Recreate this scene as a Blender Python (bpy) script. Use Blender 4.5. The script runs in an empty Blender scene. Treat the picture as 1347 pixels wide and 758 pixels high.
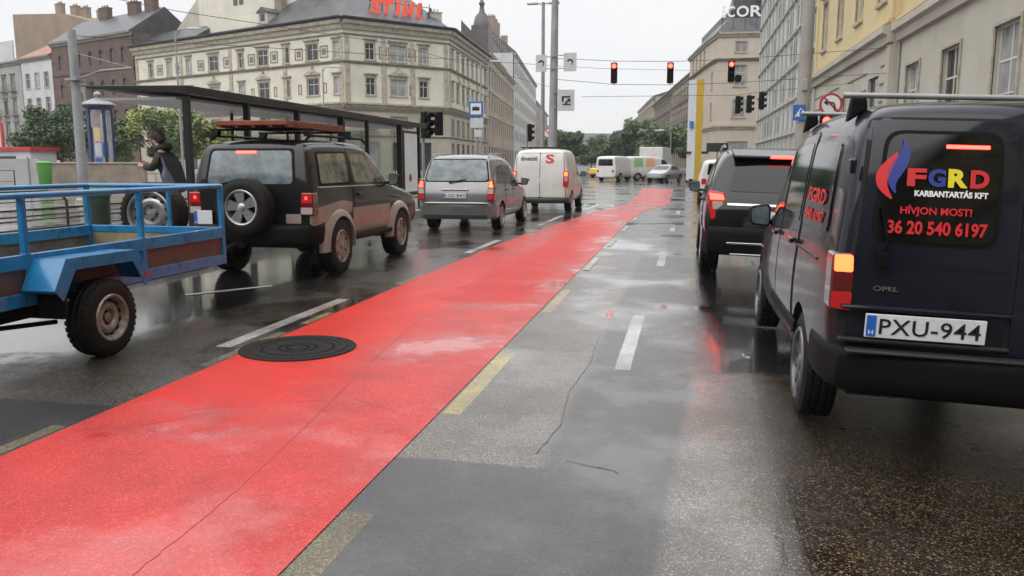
import bpy, bmesh, math, random
from mathutils import Vector, Matrix, geometry
from mathutils.bvhtree import BVHTree
R = math.radians
random.seed(7)
scene = bpy.context.scene
C = scene.collection

# ------------------------------------------------------------------ camera, sky, sun, exposure
cam_d = bpy.data.cameras.new('camera')
cam = bpy.data.objects.new('camera', cam_d); C.objects.link(cam)
cam_d.sensor_width = 36; cam_d.lens = 28.62; cam_d.clip_end = 6000; cam_d.clip_start = .05
_p = math.atan(.1531); _y = R(11.91)
_f = Vector((-math.sin(_y)*math.cos(_p), math.cos(_y)*math.cos(_p), -math.sin(_p)))
_r = Vector((math.cos(_y), math.sin(_y), 0)); _u = _r.cross(_f)
cam.matrix_world = Matrix(((_r.x, _u.x, -_f.x, 0), (_r.y, _u.y, -_f.y, 0), (_r.z, _u.z, -_f.z, 1.5), (0, 0, 0, 1)))
scene.camera = cam
scene.view_settings.view_transform = 'Standard'; scene.view_settings.look = 'None'
scene.view_settings.exposure = .3; scene.view_settings.gamma = 1

SUN_EL, SUN_AZ = R(50), R(-150)          # azimuth from +Y towards +X
world = bpy.data.worlds.new('World'); scene.world = world; world.use_nodes = True
nt = world.node_tree; nt.nodes.clear()
N = nt.nodes.new; L = nt.links.new
out = N('ShaderNodeOutputWorld'); mix = N('ShaderNodeMixShader'); b1 = N('ShaderNodeBackground'); b2 = N('ShaderNodeBackground')
sky = N('ShaderNodeTexSky'); sky.sky_type = 'NISHITA'; sky.sun_disc = False; sky.sun_elevation = SUN_EL; sky.sun_rotation = SUN_AZ
b1.inputs['Strength'].default_value = .08; L(sky.outputs[0], b1.inputs['Color'])
tc = N('ShaderNodeTexCoord'); sep = N('ShaderNodeSeparateXYZ'); L(tc.outputs['Generated'], sep.inputs[0])
mp = N('ShaderNodeMapping'); mp.inputs['Scale'].default_value = (1, 1, 2.6); L(tc.outputs['Generated'], mp.inputs[0])
no = N('ShaderNodeTexNoise'); no.inputs['Scale'].default_value = 1.7; no.inputs['Detail'].default_value = 5; L(mp.outputs[0], no.inputs['Vector'])
cr = N('ShaderNodeValToRGB'); cr.color_ramp.elements[0].position = .3; cr.color_ramp.elements[0].color = (.80, .81, .835, 1)
cr.color_ramp.elements[1].position = .7; cr.color_ramp.elements[1].color = (.90, .90, .905, 1); L(no.outputs[0], cr.inputs[0])
mr = N('ShaderNodeMapRange'); mr.inputs[1].default_value = .25; mr.inputs[2].default_value = .8; mr.inputs[3].default_value = .95; mr.inputs[4].default_value = 2.1
L(sep.outputs['Z'], mr.inputs[0]); L(cr.outputs[0], b2.inputs['Color']); L(mr.outputs[0], b2.inputs['Strength'])
mix.inputs[0].default_value = .92; L(b1.outputs[0], mix.inputs[1]); L(b2.outputs[0], mix.inputs[2]); L(mix.outputs[0], out.inputs[0])
sd = bpy.data.lights.new('sun', 'SUN'); sd.energy = 1.1; sd.angle = R(75); sd.color = (1, .96, .9)
sun = bpy.data.objects.new('sun', sd); C.objects.link(sun)
sdir = Vector((math.sin(SUN_AZ)*math.cos(SUN_EL), math.cos(SUN_AZ)*math.cos(SUN_EL), math.sin(SUN_EL)))
sun.rotation_euler = sdir.to_track_quat('Z', 'Y').to_euler()

# ------------------------------------------------------------------ materials
def pmat(name, col, rough=.5, metal=0, coat=0, emit=None, es=0, var=0, vscale=3, bump=0, bscale=60, spec=None, rvar=0, trans=0, grime=None):
    m = bpy.data.materials.new(name); m.use_nodes = True; t = m.node_tree
    b = t.nodes['Principled BSDF']; n = t.nodes.new; l = t.links.new
    b.inputs['Base Color'].default_value = (*col, 1); b.inputs['Roughness'].default_value = rough; b.inputs['Metallic'].default_value = metal
    b.inputs['Coat Weight'].default_value = coat; b.inputs['Coat Roughness'].default_value = .06
    if spec is not None: b.inputs['Specular IOR Level'].default_value = spec
    if trans: b.inputs['Transmission Weight'].default_value = trans
    if emit: b.inputs['Emission Color'].default_value = (*emit, 1); b.inputs['Emission Strength'].default_value = es
    if var or bump or rvar or grime:
        tc = n('ShaderNodeTexCoord')
    if var or rvar or grime:
        nz = n('ShaderNodeTexNoise'); nz.inputs['Scale'].default_value = vscale; nz.inputs['Detail'].default_value = 8; nz.inputs['Roughness'].default_value = .65
        l(tc.outputs['Object'], nz.inputs['Vector'])
    if var or grime:
        mx = n('ShaderNodeMix'); mx.data_type = 'RGBA'
        g = grime or tuple(c*(1-var) for c in col)
        hi = tuple(min(1, c*(1+var*.6)) for c in col)
        mx.inputs[6].default_value = (*g, 1); mx.inputs[7].default_value = (*hi, 1)
        r = n('ShaderNodeMapRange'); r.inputs[1].default_value = .32; r.inputs[2].default_value = .62
        l(nz.outputs[0], r.inputs[0]); l(r.outputs[0], mx.inputs[0]); l(mx.outputs[2], b.inputs['Base Color'])
    if rvar:
        r2 = n('ShaderNodeMapRange'); r2.inputs[1].default_value = .3; r2.inputs[2].default_value = .7; r2.inputs[3].default_value = max(.02, rough-rvar); r2.inputs[4].default_value = rough+rvar
        l(nz.outputs[0], r2.inputs[0]); l(r2.outputs[0], b.inputs['Roughness'])
    if bump:
        bz = n('ShaderNodeTexNoise'); bz.inputs['Scale'].default_value = bscale; bz.inputs['Detail'].default_value = 4
        l(tc.outputs['Object'], bz.inputs['Vector'])
        bp = n('ShaderNodeBump'); bp.inputs['Strength'].default_value = bump; bp.inputs['Distance'].default_value = .01
        l(bz.outputs[0], bp.inputs['Height']); l(bp.outputs[0], b.inputs['Normal'])
    return m

def wet(name, ca, cb, cc=None, grain=220, bump=.5, r_lo=.06, r_hi=.42, pud=(.47, .6), pscale=.45, wear=None, wearscale=1.2, weardepth=.5, chip=None, brown=None, seed=0, chipt=(.62, .66), film=.85, regions=(), spec=.4):
    """wet street surface: grains ca/cb(/cc), glossy where water lies, duller where only damp"""
    m = bpy.data.materials.new(name); m.use_nodes = True; t = m.node_tree; n = t.nodes.new; l = t.links.new
    b = t.nodes['Principled BSDF']; tc = n('ShaderNodeTexCoord')
    mpn = n('ShaderNodeMapping'); mpn.inputs['Location'].default_value = (seed*3.7, seed*1.9, 0); l(tc.outputs['Object'], mpn.inputs[0]); P = mpn.outputs[0]
    vo = n('ShaderNodeTexVoronoi'); vo.inputs['Scale'].default_value = grain; l(P, vo.inputs['Vector'])
    sp = n('ShaderNodeSeparateColor'); l(vo.outputs['Color'], sp.inputs[0])
    cr = n('ShaderNodeValToRGB'); e = cr.color_ramp.elements; e[0].color = (*ca, 1); e[1].color = (*cb, 1); e[0].position = .25; e[1].position = .85
    if cc: k = e.new(.96); k.color = (*cc, 1)
    l(sp.outputs[0], cr.inputs[0]); col = cr.outputs[0]; water = []
    if regions:
        def mth(op, a, b_=None):
            z = n('ShaderNodeMath'); z.operation = op
            for k, q in ((0, a), (1, b_)):
                if q is None: continue
                if isinstance(q, (int, float)): z.inputs[k].default_value = q
                else: l(q, z.inputs[k])
            return z.outputs[0]
        so = n('ShaderNodeSeparateXYZ'); l(tc.outputs['Object'], so.inputs[0])
        def nz1(sc, off):
            mm = n('ShaderNodeMapping'); mm.inputs['Location'].default_value = (off, off*.7, 0); l(tc.outputs['Object'], mm.inputs[0])
            z = n('ShaderNodeTexNoise'); z.inputs['Scale'].default_value = sc; z.inputs['Detail'].default_value = 8; z.inputs['Roughness'].default_value = .7; l(mm.outputs[0], z.inputs['Vector']); return mth('SUBTRACT', z.outputs[0], .5)
        wx = nz1(2.2, 3); wy = nz1(2.2, 9)
        for (x0, x1, y0, y1, sx, sy, amp, slope, rc, *wt) in regions:
            X = mth('ADD', so.outputs[0], mth('MULTIPLY', wx, amp)); Y = mth('ADD', so.outputs[1], mth('MULTIPLY', wy, amp*2))
            if slope: X = mth('SUBTRACT', X, mth('MULTIPLY', so.outputs[1], slope))
            def edge(v, e, w):
                z = n('ShaderNodeMapRange'); z.interpolation_type = 'SMOOTHSTEP'; z.inputs[1].default_value = e-w; z.inputs[2].default_value = e+w; l(v, z.inputs[0]); return z.outputs[0]
            mk = edge(X, x0, sx[0])
            mk = mth('MULTIPLY', mk, mth('SUBTRACT', 1, edge(X, x1, sx[1])))
            mk = mth('MULTIPLY', mk, edge(Y, y0, sy[0])); mk = mth('MULTIPLY', mk, mth('SUBTRACT', 1, edge(Y, y1, sy[1])))
            c2 = n('ShaderNodeValToRGB'); ee = c2.color_ramp.elements; ee[0].color = (*rc[0], 1); ee[1].color = (*rc[1], 1); ee[0].position = .2; ee[1].position = .85; kk = ee.new(.96); kk.color = (*rc[2], 1)
            l(sp.outputs[0], c2.inputs[0]); z = n('ShaderNodeMix'); z.data_type = 'RGBA'; l(mk, z.inputs[0]); l(col, z.inputs[6]); l(c2.outputs[0], z.inputs[7]); col = z.outputs[2]
            if wt: water.append((mk, wt[0]))
    def noise(scale, det=7, rough=.6, stretch=None):
        z = n('ShaderNodeTexNoise'); z.inputs['Scale'].default_value = scale; z.inputs['Detail'].default_value = det; z.inputs['Roughness'].default_value = rough
        if stretch:
            q = n('ShaderNodeMapping'); q.inputs['Scale'].default_value = stretch; l(P, q.inputs[0]); l(q.outputs[0], z.inputs['Vector'])
        else: l(P, z.inputs['Vector'])
        return z.outputs[0]
    def rng(x, a, bb, c=0, d=1):
        z = n('ShaderNodeMapRange'); z.inputs[1].default_value = a; z.inputs[2].default_value = bb; z.inputs[3].default_value = c; z.inputs[4].default_value = d
        l(x, z.inputs[0]); return z.outputs[0]
    def cmix(f, a, c2, blend='MIX'):
        z = n('ShaderNodeMix'); z.data_type = 'RGBA'; z.blend_type = blend
        if isinstance(f, float): z.inputs[0].default_value = f
        else: l(f, z.inputs[0])
        l(a, z.inputs[6])
        if isinstance(c2, tuple): z.inputs[7].default_value = (*c2, 1)
        else: l(c2, z.inputs[7])
        return z.outputs[2]
    big = noise(wearscale); stn = rng(big, .35, .68)
    dk = n('ShaderNodeMix'); dk.data_type = 'RGBA'; dk.blend_type = 'MULTIPLY'; l(stn, dk.inputs[0]); l(col, dk.inputs[6]); w_ = 1-weardepth; dk.inputs[7].default_value = (w_, w_, w_*1.02, 1); col = dk.outputs[2]
    if brown: col = cmix(rng(noise(.8, 4), .45, .6), col, brown, 'MULTIPLY')
    if wear: col = cmix(rng(noise(1.6, 6, .6, (3.2, .5, 1)), .5, .78, 0, .55), col, wear)
    if chip: col = cmix(rng(noise(9, 9, .75), *chipt), col, chip)
    l(col, b.inputs['Base Color'])
    pn = rng(noise(pscale, 6, .62), *pud)      # 1 = standing water
    dry = None
    for mk, k in water:
        z = n('ShaderNodeMath')
        if k > 0:
            q = n('ShaderNodeMath'); q.operation = 'MULTIPLY'; l(mk, q.inputs[0]); q.inputs[1].default_value = k
            z.operation = 'MAXIMUM'; l(pn, z.inputs[0]); l(q.outputs[0], z.inputs[1])
        else:
            q = n('ShaderNodeMath'); q.operation = 'MULTIPLY_ADD'; l(mk, q.inputs[0]); q.inputs[1].default_value = k; q.inputs[2].default_value = 1
            z.operation = 'MULTIPLY'; l(pn, z.inputs[0]); l(q.outputs[0], z.inputs[1]); dry = q.outputs[0]
        pn = z.outputs[0]
    rr = n('ShaderNodeMapRange'); rr.inputs[3].default_value = r_hi; rr.inputs[4].default_value = r_lo; l(pn, rr.inputs[0]); l(rr.outputs[0], b.inputs['Roughness'])
    b.inputs['Specular IOR Level'].default_value = spec
    cw = n('ShaderNodeMapRange'); cw.inputs[3].default_value = film; cw.inputs[4].default_value = 1; l(pn, cw.inputs[0]); (l(cw.outputs[0], b.inputs['Coat Weight']) if dry is None else (lambda q: (setattr(q, 'operation', 'MULTIPLY'), l(cw.outputs[0], q.inputs[0]), l(dry, q.inputs[1]), l(q.outputs[0], b.inputs['Coat Weight'])))(n('ShaderNodeMath'))); b.inputs['Coat IOR'].default_value = 1.38
    crr = n('ShaderNodeMapRange'); crr.inputs[3].default_value = r_hi*.38; crr.inputs[4].default_value = .03; l(pn, crr.inputs[0]); l(crr.outputs[0], b.inputs['Coat Roughness'])
    bp = n('ShaderNodeBump'); bp.inputs['Distance'].default_value = .006
    st = n('ShaderNodeMapRange'); st.inputs[3].default_value = bump; st.inputs[4].default_value = bump*.12; l(pn, st.inputs[0]); l(st.outputs[0], bp.inputs['Strength'])
    l(vo.outputs['Distance'], bp.inputs['Height'])
    bp2 = n('ShaderNodeBump'); bp2.inputs['Distance'].default_value = .02; bp2.inputs['Strength'].default_value = .05; l(noise(3.5, 3), bp2.inputs['Height']); l(bp.outputs[0], bp2.inputs['Normal'])
    l(bp2.outputs[0], b.inputs['Normal'])
    bp3 = n('ShaderNodeBump'); bp3.inputs['Distance'].default_value = .004; bp3.inputs['Strength'].default_value = .25; l(vo.outputs['Distance'], bp3.inputs['Height']); m3 = n('ShaderNodeMix'); m3.data_type = 'VECTOR'; g3 = n('ShaderNodeNewGeometry'); l(pn, m3.inputs[0]); l(bp3.outputs[0], m3.inputs[4]); l(g3.outputs['Normal'], m3.inputs[5]); l(m3.outputs[1], b.inputs['Coat Normal'])
    return m

M = {}
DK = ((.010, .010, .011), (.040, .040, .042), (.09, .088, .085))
LT = ((.07, .064, .054), (.19, .172, .145), (.38, .35, .30))
BR = ((.006, .004, .003), (.062, .044, .026), (.30, .22, .13))
SM = ((.022, .023, .026), (.040, .041, .046), (.075, .075, .08))
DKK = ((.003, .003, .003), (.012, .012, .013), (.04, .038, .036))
YL = ((.26, .215, .075), (.58, .48, .15), (.66, .56, .22)); YF = ((.07, .06, .032), (.27, .235, .10), (.46, .40, .18)); WH = ((.34, .34, .33), (.70, .70, .68), (.78, .78, .76))
MK = [(x-w/2, x+w/2, y0, y1, (.004, .004), (.010, .010), .016, 0, c, -.5) for x, w, y0, y1, c in ((-1.345, .15, 2.2, 3.14, YF), (-1.345, .12, 4.58, 6.2, YL), (-1.345, .10, 8.05, 9.6, YL),
    (-.41, .115, 5.87, 8.1, WH), (-.32, .115, 12.15, 14.2, WH), (-3.70, .14, 5.95, 8.4, WH), (-3.50, .09, 2.5, 3.9, YF), (-3.49, .09, 5.35, 6.6, YF), (-3.49, .08, 7.0, 7.6, YL), (-3.48, .08, 9.6, 10.6, YF))]
M['asph'] = wet('wet_asphalt', (.013, .011, .009), (.075, .062, .047), (.28, .23, .17), grain=150, bump=.55, r_lo=.05, r_hi=.36, pud=(.46, .6), brown=(.8, .7, .58),
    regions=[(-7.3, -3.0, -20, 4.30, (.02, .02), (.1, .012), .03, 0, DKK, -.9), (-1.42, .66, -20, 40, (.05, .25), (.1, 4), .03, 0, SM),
             (-1.42, -.66, 3.82, 16, (.02, .05), (.015, 8), .05, 0, LT), (-.20, .30, -20, 5.88, (.04, .16), (.1, .03), .06, .05, LT), (.46, 3.0, -20, 5.92, (.22, .1), (.1, .10), .12, 0, BR), (.22, 3.0, 5.95, 17, (.16, .1), (.06, 4), .25, 0, DK, .93), (-7.3, -4.5, 5.2, 13, (.1, .35), (.3, 2), .9, 0, DK, .95)] + MK)  # brown and dark asphalt, deepened in colour for van shade and car reflections
M['asph_smooth'] = M['asph']; M['asph_brown'] = wet('rough_wet_asphalt_collar', *DK, grain=90, bump=.9, seed=5, film=.2, r_lo=.3, r_hi=.5)
M['red'] = wet('red_lane_paint', (.50, .028, .022), (.62, .042, .034), (.66, .10, .085), grain=130, bump=.4, r_lo=.09, r_hi=.44, pud=(.50, .64), weardepth=.26, pscale=.8, wearscale=2.2, film=.42, spec=.15, regions=[(-3.6, -2.45, 4.25, 13, (.1, .22), (.25, 2), 1.5, 0, ((.60, .010, .003), (.72, .016, .005), (.70, .03, .012)), -.95), (-2.6, -1.7, 8.5, 22, (.15, .25), (.5, 3), 1.6, 0, ((.50, .012, .006), (.62, .018, .008), (.66, .03, .015)), -.8)], chip=(.26, .03, .025), chipt=(.63, .72), wear=(.55, .022, .015), seed=3)  # region reds deepened in colour where the lane would mirror dark things, not sky
M['white_line'] = wet('white_road_paint', (.50, .50, .48), (.66, .66, .64), grain=150, bump=.4, r_lo=.1, r_hi=.38, pud=(.5, .7), weardepth=.2, chip=(.16, .155, .15), chipt=(.58, .66), seed=4)
M['yel_line'] = wet('yellow_road_paint', (.44, .37, .14), (.56, .47, .2), grain=150, bump=.5, r_lo=.1, r_hi=.38, pud=(.5, .7), weardepth=.4, chip=(.12, .105, .06), chipt=(.46, .62), seed=6)
M['yel_faint'] = wet('worn_yellow_road_paint', (.15, .13, .065), (.27, .235, .12), grain=150, bump=.5, r_lo=.1, r_hi=.38, pud=(.5, .7), weardepth=.4, chip=(.09, .08, .05), chipt=(.52, .6), seed=8)
M['pave'] = wet('wet_pavement', (.16, .155, .15), (.25, .245, .235), grain=60, bump=.2, r_lo=.08, r_hi=.3, pud=(.45, .6), weardepth=.35, seed=11)
M['track'] = wet('wet_tram_bed', (.09, .085, .08), (.2, .19, .18), grain=60, bump=.4, r_lo=.06, r_hi=.3, pud=(.42, .55), weardepth=.5, wear=(.07, .065, .06), seed=12)
M['kerb'] = pmat('kerb_stone', (.24, .235, .225), .35, var=.4, vscale=4, bump=.3)
M['rail'] = pmat('steel_rail', (.12, .11, .10), .25, .9)
M['combo'] = pmat('dark_blue_grey_paint', (.005, .0075, .015), .35, .0, coat=.65, spec=.15, rvar=.06, vscale=5, bump=.03, bscale=300)
M['suv'] = pmat('anthracite_paint', (.006, .0065, .007), .35, .0, coat=.7, spec=.15, rvar=.08, vscale=4)
M['beige'] = pmat('beige_lower_paint', (.30, .26, .225), .38, .1, coat=.5, var=.2, vscale=3)
M['silver'] = pmat('silver_grey_paint', (.20, .20, .205), .25, .6, coat=.9, var=.12, vscale=2)
M['whitep'] = pmat('white_van_paint', (.62, .62, .60), .35, coat=.5, var=.12, vscale=2)
M['black'] = pmat('black_car_paint', (.003, .0035, .004), .25, .0, coat=.8, spec=.15)
M['yellowp'] = pmat('taxi_yellow_paint', (.75, .45, .03), .35, coat=.4)
M['silver2'] = pmat('pale_silver_paint', (.45, .47, .48), .3, .6, coat=.5)
M['plastic'] = pmat('black_plastic', (.0028, .0028, .003), .6, spec=.18, var=.2, vscale=20, bump=.1, bscale=200)
M['dkgrey'] = pmat('dark_grey_trim', (.02, .021, .022), .4)
M['glass'] = pmat('dark_car_glass', (.003, .0035, .004), .04, spec=.45, bump=.01, bscale=400)
M['glass_g'] = pmat('greenish_car_glass', (.14, .165, .12), .07, spec=.6, var=.75, vscale=4.5)
M['glass_b'] = pmat('sky_tinted_car_glass', (.12, .155, .17), .08, spec=.7, var=.6, vscale=4)  # pale blue of reflected sky and light through windows put into the colour
M['tyre'] = pmat('tyre_rubber', (.006, .0055, .005), .55, spec=.3, var=.3, vscale=15, bump=.3, bscale=120)
M['alloy'] = pmat('silver_alloy', (.42, .42, .42), .35, .8, var=.25, vscale=8)
M['steelw'] = pmat('rusty_silver_wheel', (.40, .37, .33), .45, .4, grime=(.16, .10, .06), vscale=11)
M['hole'] = pmat('wheel_opening', (.008, .008, .008), .8)
M['chrome'] = pmat('chrome', (.7, .7, .7), .12, 1)
M['red_l'] = pmat('red_lamp_plastic', (.35, .008, .008), .12, coat=1, emit=(1, .02, .02), es=.10)
M['dred'] = pmat('dark_red_lamp_plastic', (.12, .004, .006), .12, coat=1)
M['clear_l'] = pmat('clear_lamp_plastic', (.45, .38, .36), .12, coat=1)
M['lit_o'] = pmat('lit_brake_lamp', (.3, .05, .02), .3, emit=(1, .085, .022), es=5.5)
M['lit_r'] = pmat('lit_red_lamp', (1, .1, .08), .3, emit=(1, .022, .014), es=13)
M['lit_sig'] = pmat('lit_red_signal', (1, .05, .04), .3, emit=(1, .03, .018), es=14)
M['plate'] = pmat('plate_white', (.66, .68, .70), .3, var=.1, vscale=30)
M['eu'] = pmat('plate_blue', (.02, .12, .5), .3)
M['ink'] = pmat('black_lettering', (.01, .01, .012), .4)
M['tx_red'] = pmat('red_lettering', (.62, .02, .025), .4)
M['tx_blue'] = pmat('blue_lettering', (.025, .04, .27), .4)
M['tx_yel'] = pmat('yellow_lettering', (.8, .66, .03), .4)
M['tx_white'] = pmat('white_lettering', (.8, .8, .8), .4)
M['trailer'] = pmat('blue_trailer_paint', (.012, .17, .38), .32, .0, coat=.5, var=.25, vscale=6, rvar=.08)
M['ply'] = pmat('brown_plywood', (.14, .06, .035), .4, grime=(.055, .045, .04), vscale=7)
M['ply2'] = pmat('grey_wet_board', (.12, .11, .10), .35, var=.5, vscale=4)
M['board'] = pmat('reddish_wood', (.22, .06, .03), .5, var=.45, vscale=9)
M['steel'] = pmat('galvanised_steel', (.33, .34, .35), .45, .5, var=.2, vscale=3)
M['pole'] = pmat('grey_painted_pole', (.27, .28, .29), .5, .2, var=.25, vscale=1.5)
M['polec'] = pmat('beige_grey_pole', (.30, .29, .26), .6, var=.2, vscale=1.5)
M['shelter'] = pmat('black_shelter_frame', (.007, .007, .008), .4)
M['green'] = pmat('bright_green_plastic', (.07, .26, .04), .4)
M['dgreen'] = pmat('dark_green_bin', (.03, .05, .035), .4, var=.4, vscale=4)
M['slate'] = pmat('grey_slate', (.06, .06, .066), .4, var=.65, vscale=.7, bump=.6, bscale=6, rvar=.1)
M['slate2'] = pmat('brown_grey_slate', (.075, .062, .058), .45, var=.4, vscale=.8, bump=.6, bscale=5)
M['slate_d'] = pmat('dark_slate', (.02, .021, .024), .4, var=.4, vscale=1.2, bump=.5, bscale=6)
M['tile'] = pmat('red_clay_tiles', (.30, .12, .08), .55, var=.35, vscale=1.2)
M['cream'] = pmat('cream_stucco', (.66, .63, .53), .8, grime=(.54, .51, .43), vscale=.35)
M['cream_d'] = pmat('beige_ground_stucco', (.46, .41, .33), .8, grime=(.34, .30, .24), vscale=.3)
M['trim'] = pmat('cream_trim', (.46, .42, .33), .8, grime=(.24, .21, .155), vscale=1.6)
M['trim_d'] = pmat('weathered_shaded_trim', (.24, .215, .165), .8, grime=(.14, .12, .09), vscale=1.3)  # weathered trim, darkened further in colour to deepen shade around windows and mouldings
M['brick_d'] = pmat('dark_red_brick', (.125, .070, .052), .8, grime=(.065, .042, .034), vscale=.6)
M['firew'] = pmat('bare_brick_firewall', (.28, .20, .14), .85, grime=(.19, .14, .10), vscale=.3)
M['white_s'] = pmat('white_stucco', (.56, .56, .57), .8, grime=(.44, .44, .45), vscale=.3)
M['grey_s'] = pmat('grey_stucco', (.36, .36, .35), .8, grime=(.24, .24, .23), vscale=.4)
M['yel_s'] = pmat('pale_yellow_stucco', (.62, .50, .27), .8, grime=(.54, .44, .25), vscale=.3)
M['greige'] = pmat('grey_beige_stucco', (.47, .445, .38), .8, grime=(.38, .355, .30), vscale=.35)
M['cool'] = pmat('pale_green_grey_panel', (.38, .39, .36), .6, grime=(.30, .31, .29), vscale=.5)
M['pink_s'] = pmat('pinkish_beige_stucco', (.56, .48, .40), .8, grime=(.48, .41, .34), vscale=.25)
M['brown_s'] = pmat('brown_stucco', (.30, .24, .19), .8, grime=(.2, .16, .13), vscale=.25)
M['brown_s2'] = pmat('tan_stucco', (.40, .33, .26), .8, grime=(.28, .23, .18), vscale=.25)
M['wframe'] = pmat('window_frame_white', (.55, .55, .53), .5)
M['wframe_g'] = pmat('window_frame_grey', (.30, .30, .28), .5)
M['wframe_d'] = pmat('window_frame_dark', (.08, .07, .06), .5)
M['pane'] = pmat('window_glass', (.022, .025, .028), .06, spec=.6, var=.5, vscale=.9)
M['pane_w'] = pmat('curtained_window_glass', (.30, .31, .31), .12, coat=.6, spec=.8, var=.5, vscale=.5)
M['concrete'] = pmat('stained_beige_wall', (.27, .225, .18), .8, grime=(.16, .13, .105), vscale=1.5)
M['panelg'] = pmat('pale_grey_panel', (.36, .37, .37), .5, var=.15, vscale=1)
M['bark'] = pmat('bark', (.08, .06, .045), .8, var=.4, vscale=4)
M['leaf1'] = pmat('leaf_dark_green', (.035, .07, .022), .5, var=.5, vscale=2)
M['leaf2'] = pmat('leaf_mid_green', (.085, .135, .045), .5, var=.5, vscale=2)
M['leaf3'] = pmat('leaf_yellow_green', (.24, .28, .06), .5, var=.4, vscale=2)
M['signblue'] = pmat('sign_blue', (.03, .14, .42), .4)
M['signwhite'] = pmat('sign_white', (.68, .69, .70), .4)
M['signgrey'] = pmat('sign_pale_grey', (.50, .51, .53), .4, var=.1, vscale=4)
M['signred'] = pmat('sign_red', (.42, .03, .03), .4)
M['roof_letters'] = pmat('orange_red_letters', (.85, .07, .03), .5, emit=(1, .08, .03), es=.12)  # red sign letters with a faint emission over the base colour
M['skin'] = pmat('skin', (.50, .30, .22), .5)
M['coat'] = pmat('dark_coat', (.008, .0085, .010), .7, var=.3, vscale=5, bump=.3, bscale=30)
M['hair'] = pmat('dark_brown_hair', (.035, .018, .013), .5, bump=.6, bscale=80)
M['bag'] = pmat('blue_grey_cloth', (.075, .08, .13), .6, var=.35, vscale=6)
M['trouser'] = pmat('dark_trousers', (.02, .022, .03), .8)
M['poster'] = pmat('faded_posters', (.40, .38, .38), .5, grime=(.16, .17, .26), vscale=2.2)
M['blueframe'] = pmat('dark_blue_frame', (.02, .03, .10), .4)
M['wire'] = pmat('cable', (.05, .05, .055), .6)
M['info'] = pmat('backlit_info_panel', (.55, .57, .58), .3, var=.1, vscale=3, emit=(.9, .95, 1), es=.06)
M['iron'] = pmat('cast_iron_cover', (.006, .005, .004), .6, .0, spec=.15, var=.5, vscale=25, bump=.9, bscale=60)

M['pane_d'] = pmat('dull_dark_window', (.018, .024, .024), .35, spec=.2)
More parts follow.
